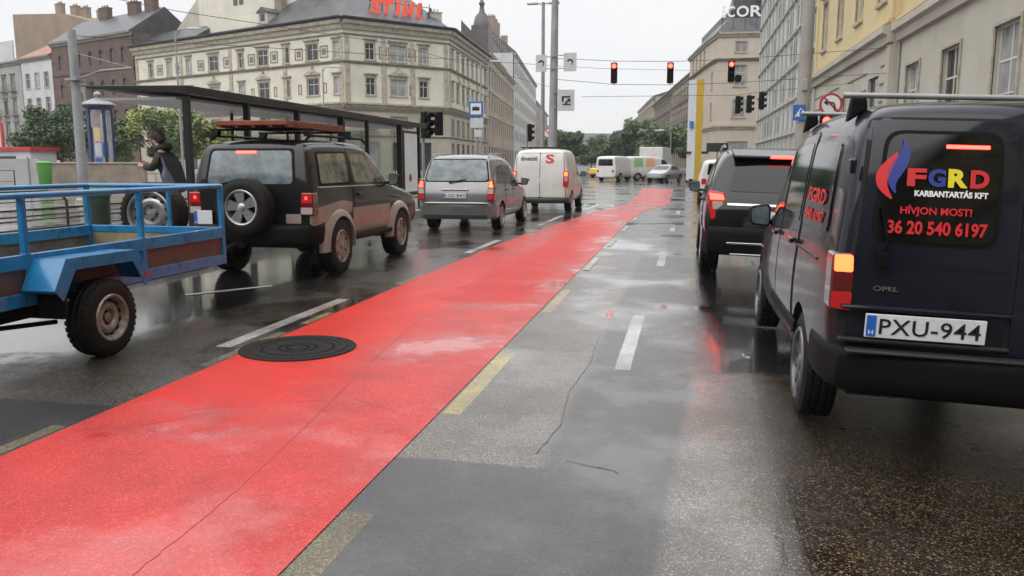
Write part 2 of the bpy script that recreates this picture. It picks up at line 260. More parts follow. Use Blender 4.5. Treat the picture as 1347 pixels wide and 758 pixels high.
# ------------------------------------------------------------------ mesh helpers
class MB:
    def __init__(s): s.v = []; s.f = []; s.m = []; s.cur = 0
    def add(s, vs, fs):
        o = len(s.v); s.v += [tuple(v) for v in vs]
        for f in fs: s.f.append(tuple(i+o for i in f)); s.m.append(s.cur)
        return s
    def box(s, c, d, rz=0, rx=0, ry=0):
        mt = Matrix.Rotation(rz, 3, 'Z') @ Matrix.Rotation(ry, 3, 'Y') @ Matrix.Rotation(rx, 3, 'X')
        vs = [Vector(c) + mt @ Vector((sx*d[0]/2, sy*d[1]/2, sz*d[2]/2)) for sz in (-1, 1) for sy in (-1, 1) for sx in (-1, 1)]
        return s.add(vs, [(0, 2, 3, 1), (4, 5, 7, 6), (0, 1, 5, 4), (2, 6, 7, 3), (0, 4, 6, 2), (1, 3, 7, 5)])
    def span(s, a, b):   # axis-aligned box from corner to corner
        return s.box([(a[i]+b[i])/2 for i in range(3)], [abs(b[i]-a[i]) for i in range(3)])
    def cyl(s, p, q, r0, r1=None, n=12, cap=True):
        r1 = r0 if r1 is None else r1; p, q = Vector(p), Vector(q); d = (q-p).normalized()
        a = d.orthogonal().normalized(); b = d.cross(a); vs = []
        for c, r in ((p, r0), (q, r1)):
            vs += [c + a*(r*math.cos(2*math.pi*i/n)) + b*(r*math.sin(2*math.pi*i/n)) for i in range(n)]
        fs = [(i, (i+1) % n, n+(i+1) % n, n+i) for i in range(n)]
        if cap: fs += [tuple(range(n))[::-1], tuple(range(n, 2*n))]
        return s.add(vs, fs)
    def tube(s, pts, r, n=8):
        pts = [Vector(p) for p in pts]; rings = []; prev = None
        for i, p in enumerate(pts):
            d = (pts[min(i+1, len(pts)-1)] - pts[max(i-1, 0)]).normalized()
            if prev is None: a = d.orthogonal().normalized()
            else: a = (prev - d*prev.dot(d)).normalized()
            prev = a; b = d.cross(a)
            rr = r[i] if isinstance(r, (list, tuple)) else r
            rings.append([p + a*(rr*math.cos(2*math.pi*k/n)) + b*(rr*math.sin(2*math.pi*k/n)) for k in range(n)])
        vs = [v for q in rings for v in q]; fs = []
        for i in range(len(pts)-1):
            fs += [(i*n+k, i*n+(k+1) % n, (i+1)*n+(k+1) % n, (i+1)*n+k) for k in range(n)]
        fs += [tuple(range(n))[::-1], tuple((len(pts)-1)*n+k for k in range(n))]
        return s.add(vs, fs)
    def lathe(s, prof, c, axis=(0, 0, 1), n=24, a0=0, cap=True):   # prof [(r,h)]
        d = Vector(axis).normalized(); a = d.orthogonal().normalized(); b = d.cross(a); c = Vector(c); vs = []
        for r, h in prof: vs += [c + d*h + a*(r*math.cos(a0+2*math.pi*i/n)) + b*(r*math.sin(a0+2*math.pi*i/n)) for i in range(n)]
        fs = []
        for j in range(len(prof)-1): fs += [(j*n+i, j*n+(i+1) % n, (j+1)*n+(i+1) % n, (j+1)*n+i) for i in range(n)]
        if cap and prof[0][0] > 1e-4: fs.append(tuple(range(n))[::-1])
        if cap and prof[-1][0] > 1e-4: fs.append(tuple((len(prof)-1)*n+i for i in range(n)))
        return s.add(vs, fs)
    def prism(s, poly, z0, z1):
        n = len(poly)
        return s.add([(x, y, z0) for x, y in poly] + [(x, y, z1) for x, y in poly], [(i, (i+1) % n, n+(i+1) % n, n+i) for i in range(n)] + [tuple(range(n))[::-1], tuple(range(n, 2*n))])
    def extr(s, poly3, d):    # polygon of 3D points swept by vector d
        n = len(poly3); p = [Vector(q) for q in poly3]; d = Vector(d)
        return s.add(p + [q+d for q in p], [(i, (i+1) % n, n+(i+1) % n, n+i) for i in range(n)] + [tuple(range(n))[::-1], tuple(range(n, 2*n))])
    def mesh(s, name, mats, smooth=None, fix=True):
        me = bpy.data.meshes.new(name); me.from_pydata(s.v, [], s.f)
        for m in (mats if isinstance(mats, (list, tuple)) else [mats]): me.materials.append(m)
        for p, k in zip(me.polygons, s.m): p.material_index = k
        if fix:
            bm = bmesh.new(); bm.from_mesh(me); bmesh.ops.recalc_face_normals(bm, faces=bm.faces); bm.to_mesh(me); bm.free()
        if smooth is not None:
            me.polygons.foreach_set('use_smooth', [True]*len(me.polygons)); me.set_sharp_from_angle(angle=R(smooth))
        return me
    def build(s, name, mats, parent=None, smooth=None, bev=0, rel=False, fix=True):
        if rel and parent is not None:
            q = parent
            off = Vector((0, 0, 0))
            while q is not None: off += q.location; q = q.parent
            s.v = [(v[0]-off.x, v[1]-off.y, v[2]-off.z) for v in s.v]
        o = bpy.data.objects.new(name, s.mesh(name, mats, smooth, fix)); C.objects.link(o)
        if parent is not None: o.parent = parent
        if bev:
            b = o.modifiers.new('b', 'BEVEL'); b.width = bev; b.segments = 2; b.limit_method = 'ANGLE'; b.angle_limit = R(40)
        return o

def tag(o, label=None, cat=None, group=None, kind=None):
    if label: o['label'] = label
    if cat: o['category'] = cat
    if group: o['group'] = group
    if kind: o['kind'] = kind
    return o
def thing(name, label, cat, loc=(0, 0, 0), rz=0, group=None, ry=0):
    o = bpy.data.objects.new(name, None); C.objects.link(o); o.location = loc; o.rotation_euler = (0, ry, rz); o.empty_display_size = .3
    return tag(o, label, cat, group)
def copy_tree(o, parent=None):
    c = o.copy(); C.objects.link(c); c.parent = parent
    for ch in list(o.children): copy_tree(ch, c)
    return c
def dup(o, loc, rz=None, label=None, group=None):
    c = copy_tree(o); c.location = loc
    if rz is not None: c.rotation_euler.z = rz
    tag(c, label, None, group); return c
def rpoly(pts, r, seg=4):
    o = []; n = len(pts)
    rs = r if isinstance(r, (list, tuple)) else [r]*n
    for i in range(n):
        p = Vector(pts[i]); a = Vector(pts[i-1]) - p; b = Vector(pts[(i+1) % n]) - p; rr = min(rs[i], a.length*.45, b.length*.45)
        if rr < 1e-4: o.append(tuple(p)); continue
        s, e = p + a.normalized()*rr, p + b.normalized()*rr
        for k in range(seg+1):
            t = k/seg; o.append(tuple(s*(1-t)**2 + p*2*t*(1-t) + e*t*t))
    return o
def text_verts(body, w=None, h=1.0, bold=0.0, shear=0, space=1.0):
    cu = bpy.data.curves.new('t', 'FONT'); cu.body = body; cu.size = 1; cu.offset = bold; cu.shear = shear; cu.space_character = space; cu.resolution_u = 3
    ob = bpy.data.objects.new('t', cu); C.objects.link(ob); dg = bpy.context.evaluated_depsgraph_get(); dg.update()
    me = bpy.data.meshes.new_from_object(ob.evaluated_get(dg)); bpy.data.objects.remove(ob)
    vs = [v.co.copy() for v in me.vertices]; fs = [tuple(p.vertices) for p in me.polygons]; bpy.data.meshes.remove(me)
    x0 = min(v.x for v in vs); x1 = max(v.x for v in vs); y0 = min(v.y for v in vs); y1 = max(v.y for v in vs)
    sy = h/(y1-y0); sx = (w/(x1-x0)) if w else sy
    return [((v.x-x0)*sx, (v.y-y0)*sy) for v in vs], fs
def text_on(name, body, mat, parent, org, xd, zd, w, h, thick=.003, bold=.0, shear=0, rel=False, space=1.0):
    """flat raised lettering: org = lower-left corner, xd/zd unit reading directions"""
    vs, fs = text_verts(body, w, h, bold, shear, space); xd, zd, org = Vector(xd), Vector(zd), Vector(org); n = xd.cross(zd)
    m = MB(); k = len(vs); fr = [org + xd*a + zd*b + n*thick for a, b in vs]; bk = [org + xd*a + zd*b for a, b in vs]
    ed = {}
    for f in fs:
        for i in range(len(f)):
            e = (f[i], f[(i+1) % len(f)]); ed[e] = 1
    side = [(a, b, b+k, a+k) for (a, b) in ed if (b, a) not in ed]
    m.add(fr+bk, fs + [tuple(i+k for i in f[::-1]) for f in fs] + side)
    return m.build(name, mat, parent, rel=rel)

# ------------------------------------------------------------------ vehicle helpers
KC = (-1, -.72, 0, .72, 1)
def row(y, zb, zbelt, zt, wb, wm, wt):
    return [(y, zb, wb), (y, zb+.3*(zbelt-zb), wm), (y, zb+.72*(zbelt-zb), wm+.004), (y, zbelt, wm-.018), (y, zbelt+.5*(zt-zbelt), (wm-.018)+.42*(wt-wm+.018)), (y, zt, wt)]
def body_object(rows, rake_r, rake_f, crown, mat, parent, arches, arch_w=.32, name='body', bulge_r=.04, bulge_f=.12, sub=3):
    yr = rows[0][0]; yf = rows[-1][0]
    st = [row(*r) for r in rows]; J = 6; Nn = len(st); K = len(KC)
    vid = {}; vs = []
    def P(i, j, k):
        if (i, j, k) in vid: return vid[(i, j, k)]
        y, z, w = st[i][j]
        tr = max(0, 1-(rows[i][0]-yr)/1.0); tf = max(0, 1-(yf-rows[i][0])/.9)
        y = y + rake_r[j]*tr - rake_f[j]*tf
        c = KC[k]
        y += -bulge_r*(1-c*c)*max(0, 1-(rows[i][0]-yr)/.5) + bulge_f*(1-c*c)*max(0, 1-(yf-rows[i][0])/.7)
        if j == J-1: z += crown*(1-c*c)
        vid[(i, j, k)] = len(vs); vs.append((c*w, y, z)); return vid[(i, j, k)]
    fs = []
    for i in range(Nn-1):
        for j in range(J-1):
            fs.append((P(i, j, 0), P(i, j+1, 0), P(i+1, j+1, 0), P(i+1, j, 0)))
            fs.append((P(i, j, K-1), P(i+1, j, K-1), P(i+1, j+1, K-1), P(i, j+1, K-1)))
        for k in range(K-1):
            fs.append((P(i, 0, k), P(i+1, 0, k), P(i+1, 0, k+1), P(i, 0, k+1)))
            fs.append((P(i, J-1, k), P(i, J-1, k+1), P(i+1, J-1, k+1), P(i+1, J-1, k)))
    for j in range(J-1):
        for k in range(K-1):
            fs.append((P(0, j, k), P(0, j, k+1), P(0, j+1, k+1), P(0, j+1, k)))
            fs.append((P(Nn-1, j, k), P(Nn-1, j+1, k), P(Nn-1, j+1, k+1), P(Nn-1, j, k+1)))
    m = MB(); m.add(vs, fs); tmp = m.build('tmp', mat)
    sm = tmp.modifiers.new('s', 'SUBSURF'); sm.levels = sub; sm.render_levels = sub
    cut = None
    if arches:
        w0 = max(r[5] for r in rows); cm = MB()
        for (y, z, r) in arches:
            for s in (-1, 1): cm.cyl((s*(w0-arch_w), y, z), (s*(w0+.2), y, z), r, n=36)
        cut = cm.build('cut', M['hole'])
        bo = tmp.modifiers.new('b', 'BOOLEAN'); bo.object = cut; bo.operation = 'DIFFERENCE'; bo.solver = 'EXACT'
        try: bo.material_mode = 'TRANSFER'
        except Exception: pass
    dg = bpy.context.evaluated_depsgraph_get(); dg.update()
    me = bpy.data.meshes.new_from_object(tmp.evaluated_get(dg)); me.name = name
    bpy.data.objects.remove(tmp)
    if cut: bpy.data.objects.remove(cut)
    me.polygons.foreach_set('use_smooth', [True]*len(me.polygons)); me.set_sharp_from_angle(angle=R(50))
    o = bpy.data.objects.new(name, me); C.objects.link(o); o.parent = parent
    bm = bmesh.new(); bm.from_mesh(me); bvh = BVHTree.FromBMesh(bm); bm.free()
    # smooth version without arches for decals
    return o, bvh
AX = {'L': (lambda a, b: Vector((-4, a, b)), Vector((1, 0, 0))), 'R': (lambda a, b: Vector((4, a, b)), Vector((-1, 0, 0))),
      'B': (lambda a, b: Vector((a, -4, b)), Vector((0, 1, 0))), 'F': (lambda a, b: Vector((a, 9, b)), Vector((0, -1, 0))), 'T': (lambda a, b: Vector((a, b, 4)), Vector((0, 0, -1)))}
def cast(bvh, plane, a, b, off):
    fn, d = AX[plane]; h = bvh.ray_cast(fn(a, b), d)
    if h[0] is None:
        h = bvh.find_nearest(fn(a, b)*.35)
        return Vector(h[0]) - d*off
    nn = Vector(h[1])
    if nn.dot(d) > 0: nn = -nn
    v = (nn*.6 - d*.4).normalized() if nn.dot(-d) > .25 else (-d)
    return Vector(h[0]) + v*off
def decal(name, bvh, plane, outline, mat, parent, off=.005, thick=.014, step=.07, r=.03, shell=None):
    pts = rpoly(outline, r) if r is not None else list(outline)
    n = len(pts); co = [Vector(p) for p in pts]; ed = [(i, (i+1) % n) for i in range(n)]
    # densify outline
    dv = []
    for i in range(n):
        a, b = co[i], co[(i+1) % n]; k = max(1, int((b-a).length/step))
        for t in range(k): dv.append(a.lerp(b, t/k))
    n = len(dv); ed = [(i, (i+1) % n) for i in range(n)]
    x0 = min(p.x for p in dv); x1 = max(p.x for p in dv); y0 = min(p.y for p in dv); y1 = max(p.y for p in dv)
    nx = int((x1-x0)/step)+1; ny = int((y1-y0)/step)+1
    def inside(x, y):
        c = False; j = n-1
        for i in range(n):
            if (dv[i].y > y) != (dv[j].y > y) and x < (dv[j].x-dv[i].x)*(y-dv[i].y)/(dv[j].y-dv[i].y)+dv[i].x: c = not c
            j = i
        return c
    g = [Vector((x0+(i+.5)*(x1-x0)/nx, y0+(j+.5)*(y1-y0)/ny)) for i in range(nx) for j in range(ny)]
    g = [p for p in g if inside(p.x, p.y) and min((p-q).length for q in dv) > step*.35]
    res = geometry.delaunay_2d_cdt(dv+g, ed, [list(range(n))], 1, 1e-5)
    v2, f2 = res[0], res[2]
    k = len(v2); fr = [cast(bvh, plane, p.x, p.y, off) for p in v2]; d = AX[plane][1]; bk = [p + d*thick for p in fr]
    es = {}
    for f in f2:
        for i in range(len(f)): es[(f[i], f[(i+1) % len(f)])] = 1
    side = [(a, b, b+k, a+k) for (a, b) in es if (b, a) not in es]
    m = MB(); m.add(fr+bk, [tuple(f) for f in f2] + [tuple(i+k for i in f[::-1]) for f in f2] + side)
    return m.build(name, mat, parent, smooth=35)
def text_decal(name, bvh, plane, body, mat, parent, a, b, w, h, off=.012, bold=.0, shear=0, flip=False, space=1.0):
    vs, fs = text_verts(body, w, h, bold, shear, space); m = MB(); d = AX[plane][1]
    if plane == 'L': vs = [(w-x, y) for x, y in vs]
    fr = [cast(bvh, plane, a+x, b+y, off) for x, y in vs]
    m.add(fr, fs)
    k = len(fr); bk = [p + d*.004 for p in fr]; m.add(bk, [f[::-1] for f in fs])
    return m.build(name, mat, parent, fix=False)
def wheel(parent, c, rad, w, rim, s, style='alloy', mat=None, name='wheel', n=36, axis=(1, 0, 0)):
    """tyre lathe with a rim as child; s = outward side"""
    ax = Vector(axis)*s; m = MB(); h = w/2
    prof = [(rim-.02, -h+.02), (rim, -h), (rim+.03, -h-.004), (rad-.05, -h-.006), (rad-.018, -h+.01), (rad-.002, -h+.03)]
    for q in (-.5, 0, .5): prof += [(rad, q*h-.014), (rad-.008, q*h-.006), (rad-.008, q*h+.006), (rad, q*h+.014)]
    prof += [(rad-.002, h-.03), (rad-.018, h-.01), (rad-.05, h+.006), (rim+.03, h+.004), (rim, h), (rim-.02, h-.02)]
    m.lathe(prof, c, ax, n, cap=False)
    # tread blocks at the shoulders
    a = ax.normalized().orthogonal().normalized(); b = ax.normalized().cross(a); cc = Vector(c)
    for i in range(n):
        t = 2*math.pi*(i+.5)/n; rd = a*math.cos(t) + b*math.sin(t); tg = -a*math.sin(t) + b*math.cos(t)
        for q in (-1, 1):
            p0 = cc + ax*(q*(h-.022)) + rd*(rad-.006)
            u1 = tg*(math.pi*rad/n*.6); u2 = ax*(q*.02); u3 = rd*.010
            m.add([p0-u1-u2-u3, p0+u1-u2-u3, p0+u1+u2-u3*1.6, p0-u1+u2-u3*1.6, p0-u1-u2+u3*.6, p0+u1-u2+u3*.6, p0+u1+u2*.7, p0-u1+u2*.7],
                  [(0, 1, 2, 3), (4, 5, 6, 7), (0, 1, 5, 4), (1, 2, 6, 5), (2, 3, 7, 6), (3, 0, 4, 7)])
    ty = m.build(name, M['tyre'], parent, smooth=40)
    rm = MB(); mm = mat or M['alloy']
    if style == 'steel':
        rm.lathe([(rim+.012, h+.002), (rim+.004, h+.012), (rim-.012, h+.008), (rim-.022, h-.02), (rim-.03, h-.055), (rim*.80, h-.06), (rim*.70, h-.035), (rim*.55, h-.022), (rim*.42, h-.03), (rim*.36, h-.05), (rim*.34, h-.06), (rim*.2, h-.062), (rim*.2, h-.035), (0.0, h-.03)], c, ax, n, cap=False)
        rm.cur = 1
        for i in range(12):
            t = 2*math.pi*i/12; p = cc + (a*math.cos(t) + b*math.sin(t))*(rim*.74) + ax*(h-.05)
            rm.cyl(p, p+ax*.014, .021, n=10)
        for i in range(4):
            t = 2*math.pi*(i+.5)/4; p = cc + (a*math.cos(t) + b*math.sin(t))*(rim*.27) + ax*(h-.064)
            rm.cyl(p, p+ax*.02, .011, n=6)
    else:
        rm.cur = 1; rm.lathe([(rim-.002, h-.09), (0, h-.1)], c, ax, n, cap=False); rm.cur = 0
        rm.lathe([(rim+.012, h+.002), (rim+.003, h+.012), (rim-.014, h+.006), (rim-.02, h-.03), (rim-.026, h-.09), (rim-.012, h-.09)], c, ax, n, cap=False)
        rm.lathe([(rim*.3, h-.09), (rim*.28, h-.015), (rim*.2, h-.002), (0, h)], c, ax, 18, cap=False)
        ns = {'alloy': 10, 'five': 5, 'six': 6, 'seven': 7}.get(style, 5); wd = {'alloy': .018, 'five': .05, 'six': .05, 'seven': .03}.get(style, .04)
        for i in range(ns):
            t = 2*math.pi*i/ns + .3; rd = a*math.cos(t) + b*math.sin(t); tg = -a*math.sin(t) + b*math.cos(t)
            p0 = cc + rd*rim*.2; p1 = cc + rd*(rim-.008)
            for (f0, f1) in ((p0, p1),):
                q = [f0-tg*wd*.8+ax*(h-.012), f0+tg*wd*.8+ax*(h-.012), f1+tg*wd*1.5+ax*(h-.008), f1-tg*wd*1.5+ax*(h-.008)]
                rm.extr(q, -ax*.035)
    rm.build('rim', [mm, M['hole']], ty, smooth=35)
    return ty
def sweep_bumper(name, parent, w, z0, z1, out, ln, mat, y0=0, front=False, thick=.12, curve=.05):
    pth = [(-w-.004, ln), (-w-.012, ln*.5), (-w+.0, .10), (-w+.05, -out*.55), (-w+.20, -out), (-w*.4, -out-curve*.8), (0, -out-curve), (w*.4, -out-curve*.8), (w-.20, -out), (w-.05, -out*.55), (w, .10), (w+.012, ln*.5), (w+.004, ln)]
    zc = (z0+z1)/2; hh = (z1-z0)/2
    prof = [(-thick, -hh), (-.03, -hh), (-.006, -hh*.8), (0, -hh*.3), (.0, hh*.5), (-.008, hh*.85), (-.03, hh), (-thick, hh)]
    vs = []; k = len(prof)
    for i, p in enumerate(pth):
        a = Vector(pth[max(i-1, 0)]); b = Vector(pth[min(i+1, len(pth)-1)]); d = (b-a).normalized(); nrm = Vector((d.y, -d.x))
        for o, z in prof:
            x, y = Vector(p) + nrm*o
            vs.append((x, (y0 - y) if front else (y0 + y), zc+z))
    fs = []
    for i in range(len(pth)-1):
        for j in range(k): fs.append((i*k+j, i*k+(j+1) % k, (i+1)*k+(j+1) % k, (i+1)*k+j))
    fs += [tuple(range(k)), tuple((len(pth)-1)*k+j for j in range(k))]
    return MB().add(vs, fs).build(name, mat, parent, smooth=50)
def mirror(parent, x, y, z, s, mat=None, sc=1.0):
    m = MB(); pr = rpoly([(x+s*.04, z-.09*sc), (x+s*.20*sc, z-.08*sc), (x+s*.22*sc, z+.07*sc), (x+s*.05, z+.10*sc)], .04)
    m.extr([(a, y-.03, b) for a, b in pr], (0, .10, 0)); m.box((x+s*.0, y+.02, z-.05), (.12, .05, .04))
    o = m.build('mirror', mat or M['plastic'], parent, smooth=40, bev=.012)
    g = MB(); pr = rpoly([(x+s*.055, z-.075*sc), (x+s*.19*sc, z-.065*sc), (x+s*.205*sc, z+.058*sc), (x+s*.065, z+.085*sc)], .03)
    g.extr([(a, y-.036, b) for a, b in pr], (0, .004, 0)); g.build('mirror_glass', M['glass_b'], o)
def plate(parent, x, y, z, txt, w=.52, h=.112, rx=0, marks=True):
    m = MB(); m.box((x, y, z), (w, .014, h), rx=rx); o = m.build('number_plate', M['plate'], parent, bev=.003)
    b = MB(); b.box((x-w/2+.026, y-.0085, z), (.042, .004, h-.014), rx=rx); b.build('blue_band', M['eu'], o)
    text_on('country_letter', 'H', M['tx_white'], o, (x-w/2+.016, y-.0105, z-h*.36), (1, 0, 0), (0, 0, 1), .02, .02)
    if txt: text_on('plate_lettering', txt, M['ink'], o, (x-w/2+.062, y-.0075, z-h*.33), (1, 0, 0), (0, 0, 1), w-.085, h*.66, bold=.005, space=1.05)
    return o
def lamp_rear(parent, bvh, outline, s, mats, lit, r=.02, off=.018):
    """outline in (x,z) for right side, mirrored for s=-1"""
    f = lambda o: [(s*a, b) for a, b in (o if s > 0 else o[::-1])]
    o = decal('tail_light', bvh, 'B', f(outline), mats, parent, off=off, thick=.05, step=.04, r=r)
    for ol, mt, nm in lit: decal(nm, bvh, 'B', f(ol), mt, o, off=off+.004, thick=.01, step=.03, r=.012)
    return o

def lamp_prism(parent, outline, y0, depth, s, mat, lit=(), name='tail_light', k=0, bev=.012):
    """corner lamp: outline (|x|, z) pushed forward along y, leaning by k"""
    def pts(o, yy): return [(s*a, yy + k*(b-outline[0][1]), b) for a, b in (o if s > 0 else o[::-1])]
    m = MB(); m.extr(pts(rpoly(outline, .02), y0), (0, depth, 0)); o = m.build(name, mat, parent, smooth=40, bev=bev)
    for ol, mt, nm in lit:
        q = MB(); q.extr(pts(rpoly(ol, .012), y0-.006), (0, .02, 0)); q.build(nm, mt, o)
    return o
def make_car(name, label, cat, loc, paint, rows, rr, rf, wheels, rz=0, ry=0, crown=.05, style='alloy', side=(), sideglass='glass', rear=None, rearglass='glass', wind=None, group=None, sub=3, rimr=.2, tw=.19, inset=.02, doors=(), bulge_r=.04, wmat=None, rear_r=.06):
    root = thing(name, label, cat, loc, rz, group, ry)
    w0 = max(r[5] for r in rows)
    body, bvh = body_object(rows, rr, rf, crown, paint, root, [(y, r, r+.055) for y, r in wheels], sub=sub, bulge_r=bulge_r)
    for y, r in wheels:
        for s in (-1, 1): wheel(root, (s*(w0-inset-tw/2), y, r), r, tw, rimr, s, style, wmat)
    for pl in ('L', 'R'):
        for (outl, wins, handle) in doors:
            d = decal('door', bvh, pl, outl, paint, root, off=.007, thick=.012, r=.05)
            decal('door_seam', bvh, pl, [(a, b) for a, b in grow(outl, .009)], M['hole'], d, off=.0025, thick=.01, r=.055)
            for wv in wins: decal('window', bvh, pl, wv, M[sideglass], d, off=.011, thick=.02, r=.05)
            if handle:
                h = cast(bvh, pl, handle[0], handle[1], .03); mm = MB(); mm.box(h, (.03, .17, .035)); mm.build('door_handle', paint, d, bev=.01)
        for wv in side: decal('side_window', bvh, pl, wv, M[sideglass], root, off=.009, thick=.02, r=.05)
    rw = decal('rear_window', bvh, 'B', rear, M[rearglass], root, off=.008, thick=.02, r=rear_r) if rear else None
    if wind: decal('windscreen', bvh, 'F', wind, M['glass'], root, off=.008, thick=.02, r=.06)
    return root, body, bvh, rw
def grow(o, d):
    c = Vector((sum(p[0] for p in o)/len(o), sum(p[1] for p in o)/len(o)))
    r = []
    for p in o:
        v = Vector(p)-c; r.append((p[0]+math.copysign(d, v.x), p[1]+math.copysign(d, v.y)))
    return r

# ------------------------------------------------------------------ ground, road, markings
def rz_(x): return -.035*(min(max(x, .5), 2.9)-.5)
def sheet(name, poly, mat, dz, kind='structure', cuts=(.5, 2.9), parent=None):
    bm = bmesh.new(); f = bm.faces.new([bm.verts.new((x, y, 0)) for x, y in poly])
    for c in cuts: bmesh.ops.bisect_plane(bm, geom=bm.verts[:]+bm.edges[:]+bm.faces[:], plane_co=(c, 0, 0), plane_no=(1, 0, 0))
    bmesh.ops.triangulate(bm, faces=[f for f in bm.faces if len(f.verts) > 4])
    for v in bm.verts: v.co.z = rz_(v.co.x)+dz
    for f in bm.faces:
        f.normal_update()
        if f.normal.z < 0: f.normal_flip()
    me = bpy.data.meshes.new(name); bm.to_mesh(me); bm.free(); me.materials.append(mat)
    o = bpy.data.objects.new(name, me); C.objects.link(o)
    if parent: o.parent = parent
    if kind: o['kind'] = kind
    return o
g = MB(); g.add([(-900, -900, -.16), (900, -900, -.16), (900, 900, -.16), (-900, 900, -.16)], [(0, 1, 2, 3)]); g.build('ground', M['asph'])['kind'] = 'structure'
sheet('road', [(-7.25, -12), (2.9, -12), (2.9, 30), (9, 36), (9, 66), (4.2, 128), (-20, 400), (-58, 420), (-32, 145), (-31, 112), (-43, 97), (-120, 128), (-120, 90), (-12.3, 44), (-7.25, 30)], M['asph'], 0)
def rough_poly(pts, amp=.02, step=.12, seed=1):
    rnd = random.Random(seed); o = []
    for i in range(len(pts)):
        a, b = Vector(pts[i]), Vector(pts[(i+1) % len(pts)]); k = max(1, int((b-a).length/step))
        for t in range(k):
            p = a.lerp(b, t/k) + Vector((rnd.uniform(-amp, amp), rnd.uniform(-amp, amp))); o.append((p.x, p.y))
    return o
# cycle lane
def lane(pl, pr, name):
    sheet(name, pl + pr[::-1], M['red'], .004)
lane([(-3.42, 1.0), (-3.42, 10), (-3.40, 14), (-3.32, 17), (-3.12, 20), (-2.84, 24), (-2.66, 26.3), (-2.05, 30.8)], [(-1.42, 1.0), (-1.42, 12), (-1.40, 22), (-1.25, 26.3), (-.55, 30.8)], 'cycle_lane')
lane([(-2.05, 30.8), (-2.2, 38), (-2.45, 50)], [(-.55, 30.8), (-.6, 38), (-.65, 50)], 'cycle_lane')
for i, (x, y0, y1, w, mt) in enumerate([(-1.34, 11.4, 13, .09, 'yel_line'), (-1.33, 14.8, 16.4, .09, 'yel_line'), (-1.32, 18.2, 19.8, .09, 'yel_line'), (-1.3, 21.6, 23.2, .09, 'yel_line')]):
    sheet('yellow_marking', rough_poly([(x-w/2, y0), (x+w/2, y0), (x+w/2, y1), (x-w/2, y1)], .003, .03, 10+i), M[mt], .006)
for i, (x, y0, y1) in enumerate([(-.25, 18.4, 20.4), (-.18, 24.6, 26.6)]):
    sheet('white_marking', rough_poly([(x-.058, y0), (x+.058, y0), (x+.058, y1), (x-.058, y1)], .0025, .03, 50+i), M['white_line'], .006)
for i, (x, y0, y1) in enumerate([(-3.56, 13.2, 15.6), (-3.45, 19.5, 23.5), (-3.1, 26, 30)]):
    sheet('white_marking', rough_poly([(x-.07, y0), (x+.07, y0), (x+.07, y1), (x-.07, y1)], .003, .03, 60+i), M['white_line'], .006)
sheet('white_marking', rough_poly([(-5.62, 8.3), (-5.0, 9.15), (-4.93, 9.1), (-5.55, 8.25)], .006, .05, 70), M['white_line'], .006)
# dark scoring line along the cycle lane and cracks
def crack(pts, w, dz, mat, seed):
    rnd = random.Random(seed); lo = []; hi = []
    for i in range(len(pts)-1):
        a, b = Vector(pts[i]), Vector(pts[i+1]); k = max(2, int((b-a).length/.06))
        for t in range(k):
            p = a.lerp(b, t/k); d = (b-a).normalized(); n = Vector((-d.y, d.x)); j = rnd.uniform(-w, w)*.7; ww = w*rnd.uniform(.35, 1)
            lo.append(tuple(p+n*(j-ww/2))); hi.append(tuple(p+n*(j+ww/2)))
    m = MB(); k = len(lo); m.add([(x, y, rz_(x)+dz) for x, y in lo+hi], [(i, i+1, k+i+1, k+i) for i in range(k-1)])
    o = m.build('road_crack', mat); o['kind'] = 'structure'
M['crack'] = pmat('wet_dark_crack', (.02, .02, .02), .15)
M['rcrack'] = pmat('dark_red_score', (.38, .03, .026), .3)
crack([(-1.92, 2.0), (-1.98, 3.2), (-2.12, 4.4), (-2.28, 5.5), (-2.42, 6.8), (-2.5, 7.6)], .008, .0055, M['rcrack'], 1)
crack([(-3.1, 3.9), (-2.6, 4.5), (-2.05, 4.75), (-1.6, 4.5)], .006, .0055, M['rcrack'], 2)
crack([(-.72, 4.0), (-.66, 4.5), (-.71, 5.2), (-.66, 6.0), (-.7, 7.0)], .007, .003, M['crack'], 3)
crack([(-.55, 3.95), (-.3, 3.85), (-.25, 3.8)], .012, .003, M['crack'], 4)
# manhole cover with its collar
mh = thing('manhole_cover', 'round wet cast iron manhole cover sunk at the left edge of the red lane', 'manhole cover', (-3.06, 6.02, .008))
m = MB(); m.lathe([(.47, 0), (.465, .005), (.40, .006), (.385, -.002), (.385, -.006)], (0, 0, 0), n=64, cap=False); m.build('collar', M['iron'], mh, smooth=30)
m = MB(); m.lathe([(0, .001), (.20, .0015), (.21, .004), (.235, .004), (.245, .0015), (.33, .001), (.375, .0)], (0, 0, 0), n=64, cap=False)
for i in range(40):
    t = 2*math.pi*i/40
    for r_ in (.09, .15, .285): m.box((r_*math.cos(t), r_*math.sin(t), .003), (.022, .5*r_*.157, .003), rz=t)
m.build('lid', M['iron'], mh, smooth=30)
m = MB(); m.lathe([(.385, .004), (.375, .008), (.352, .008), (.345, .001)], (0, 0, 0), n=64, cap=False); m.build('lid_ring', M['plastic'], mh, smooth=30)
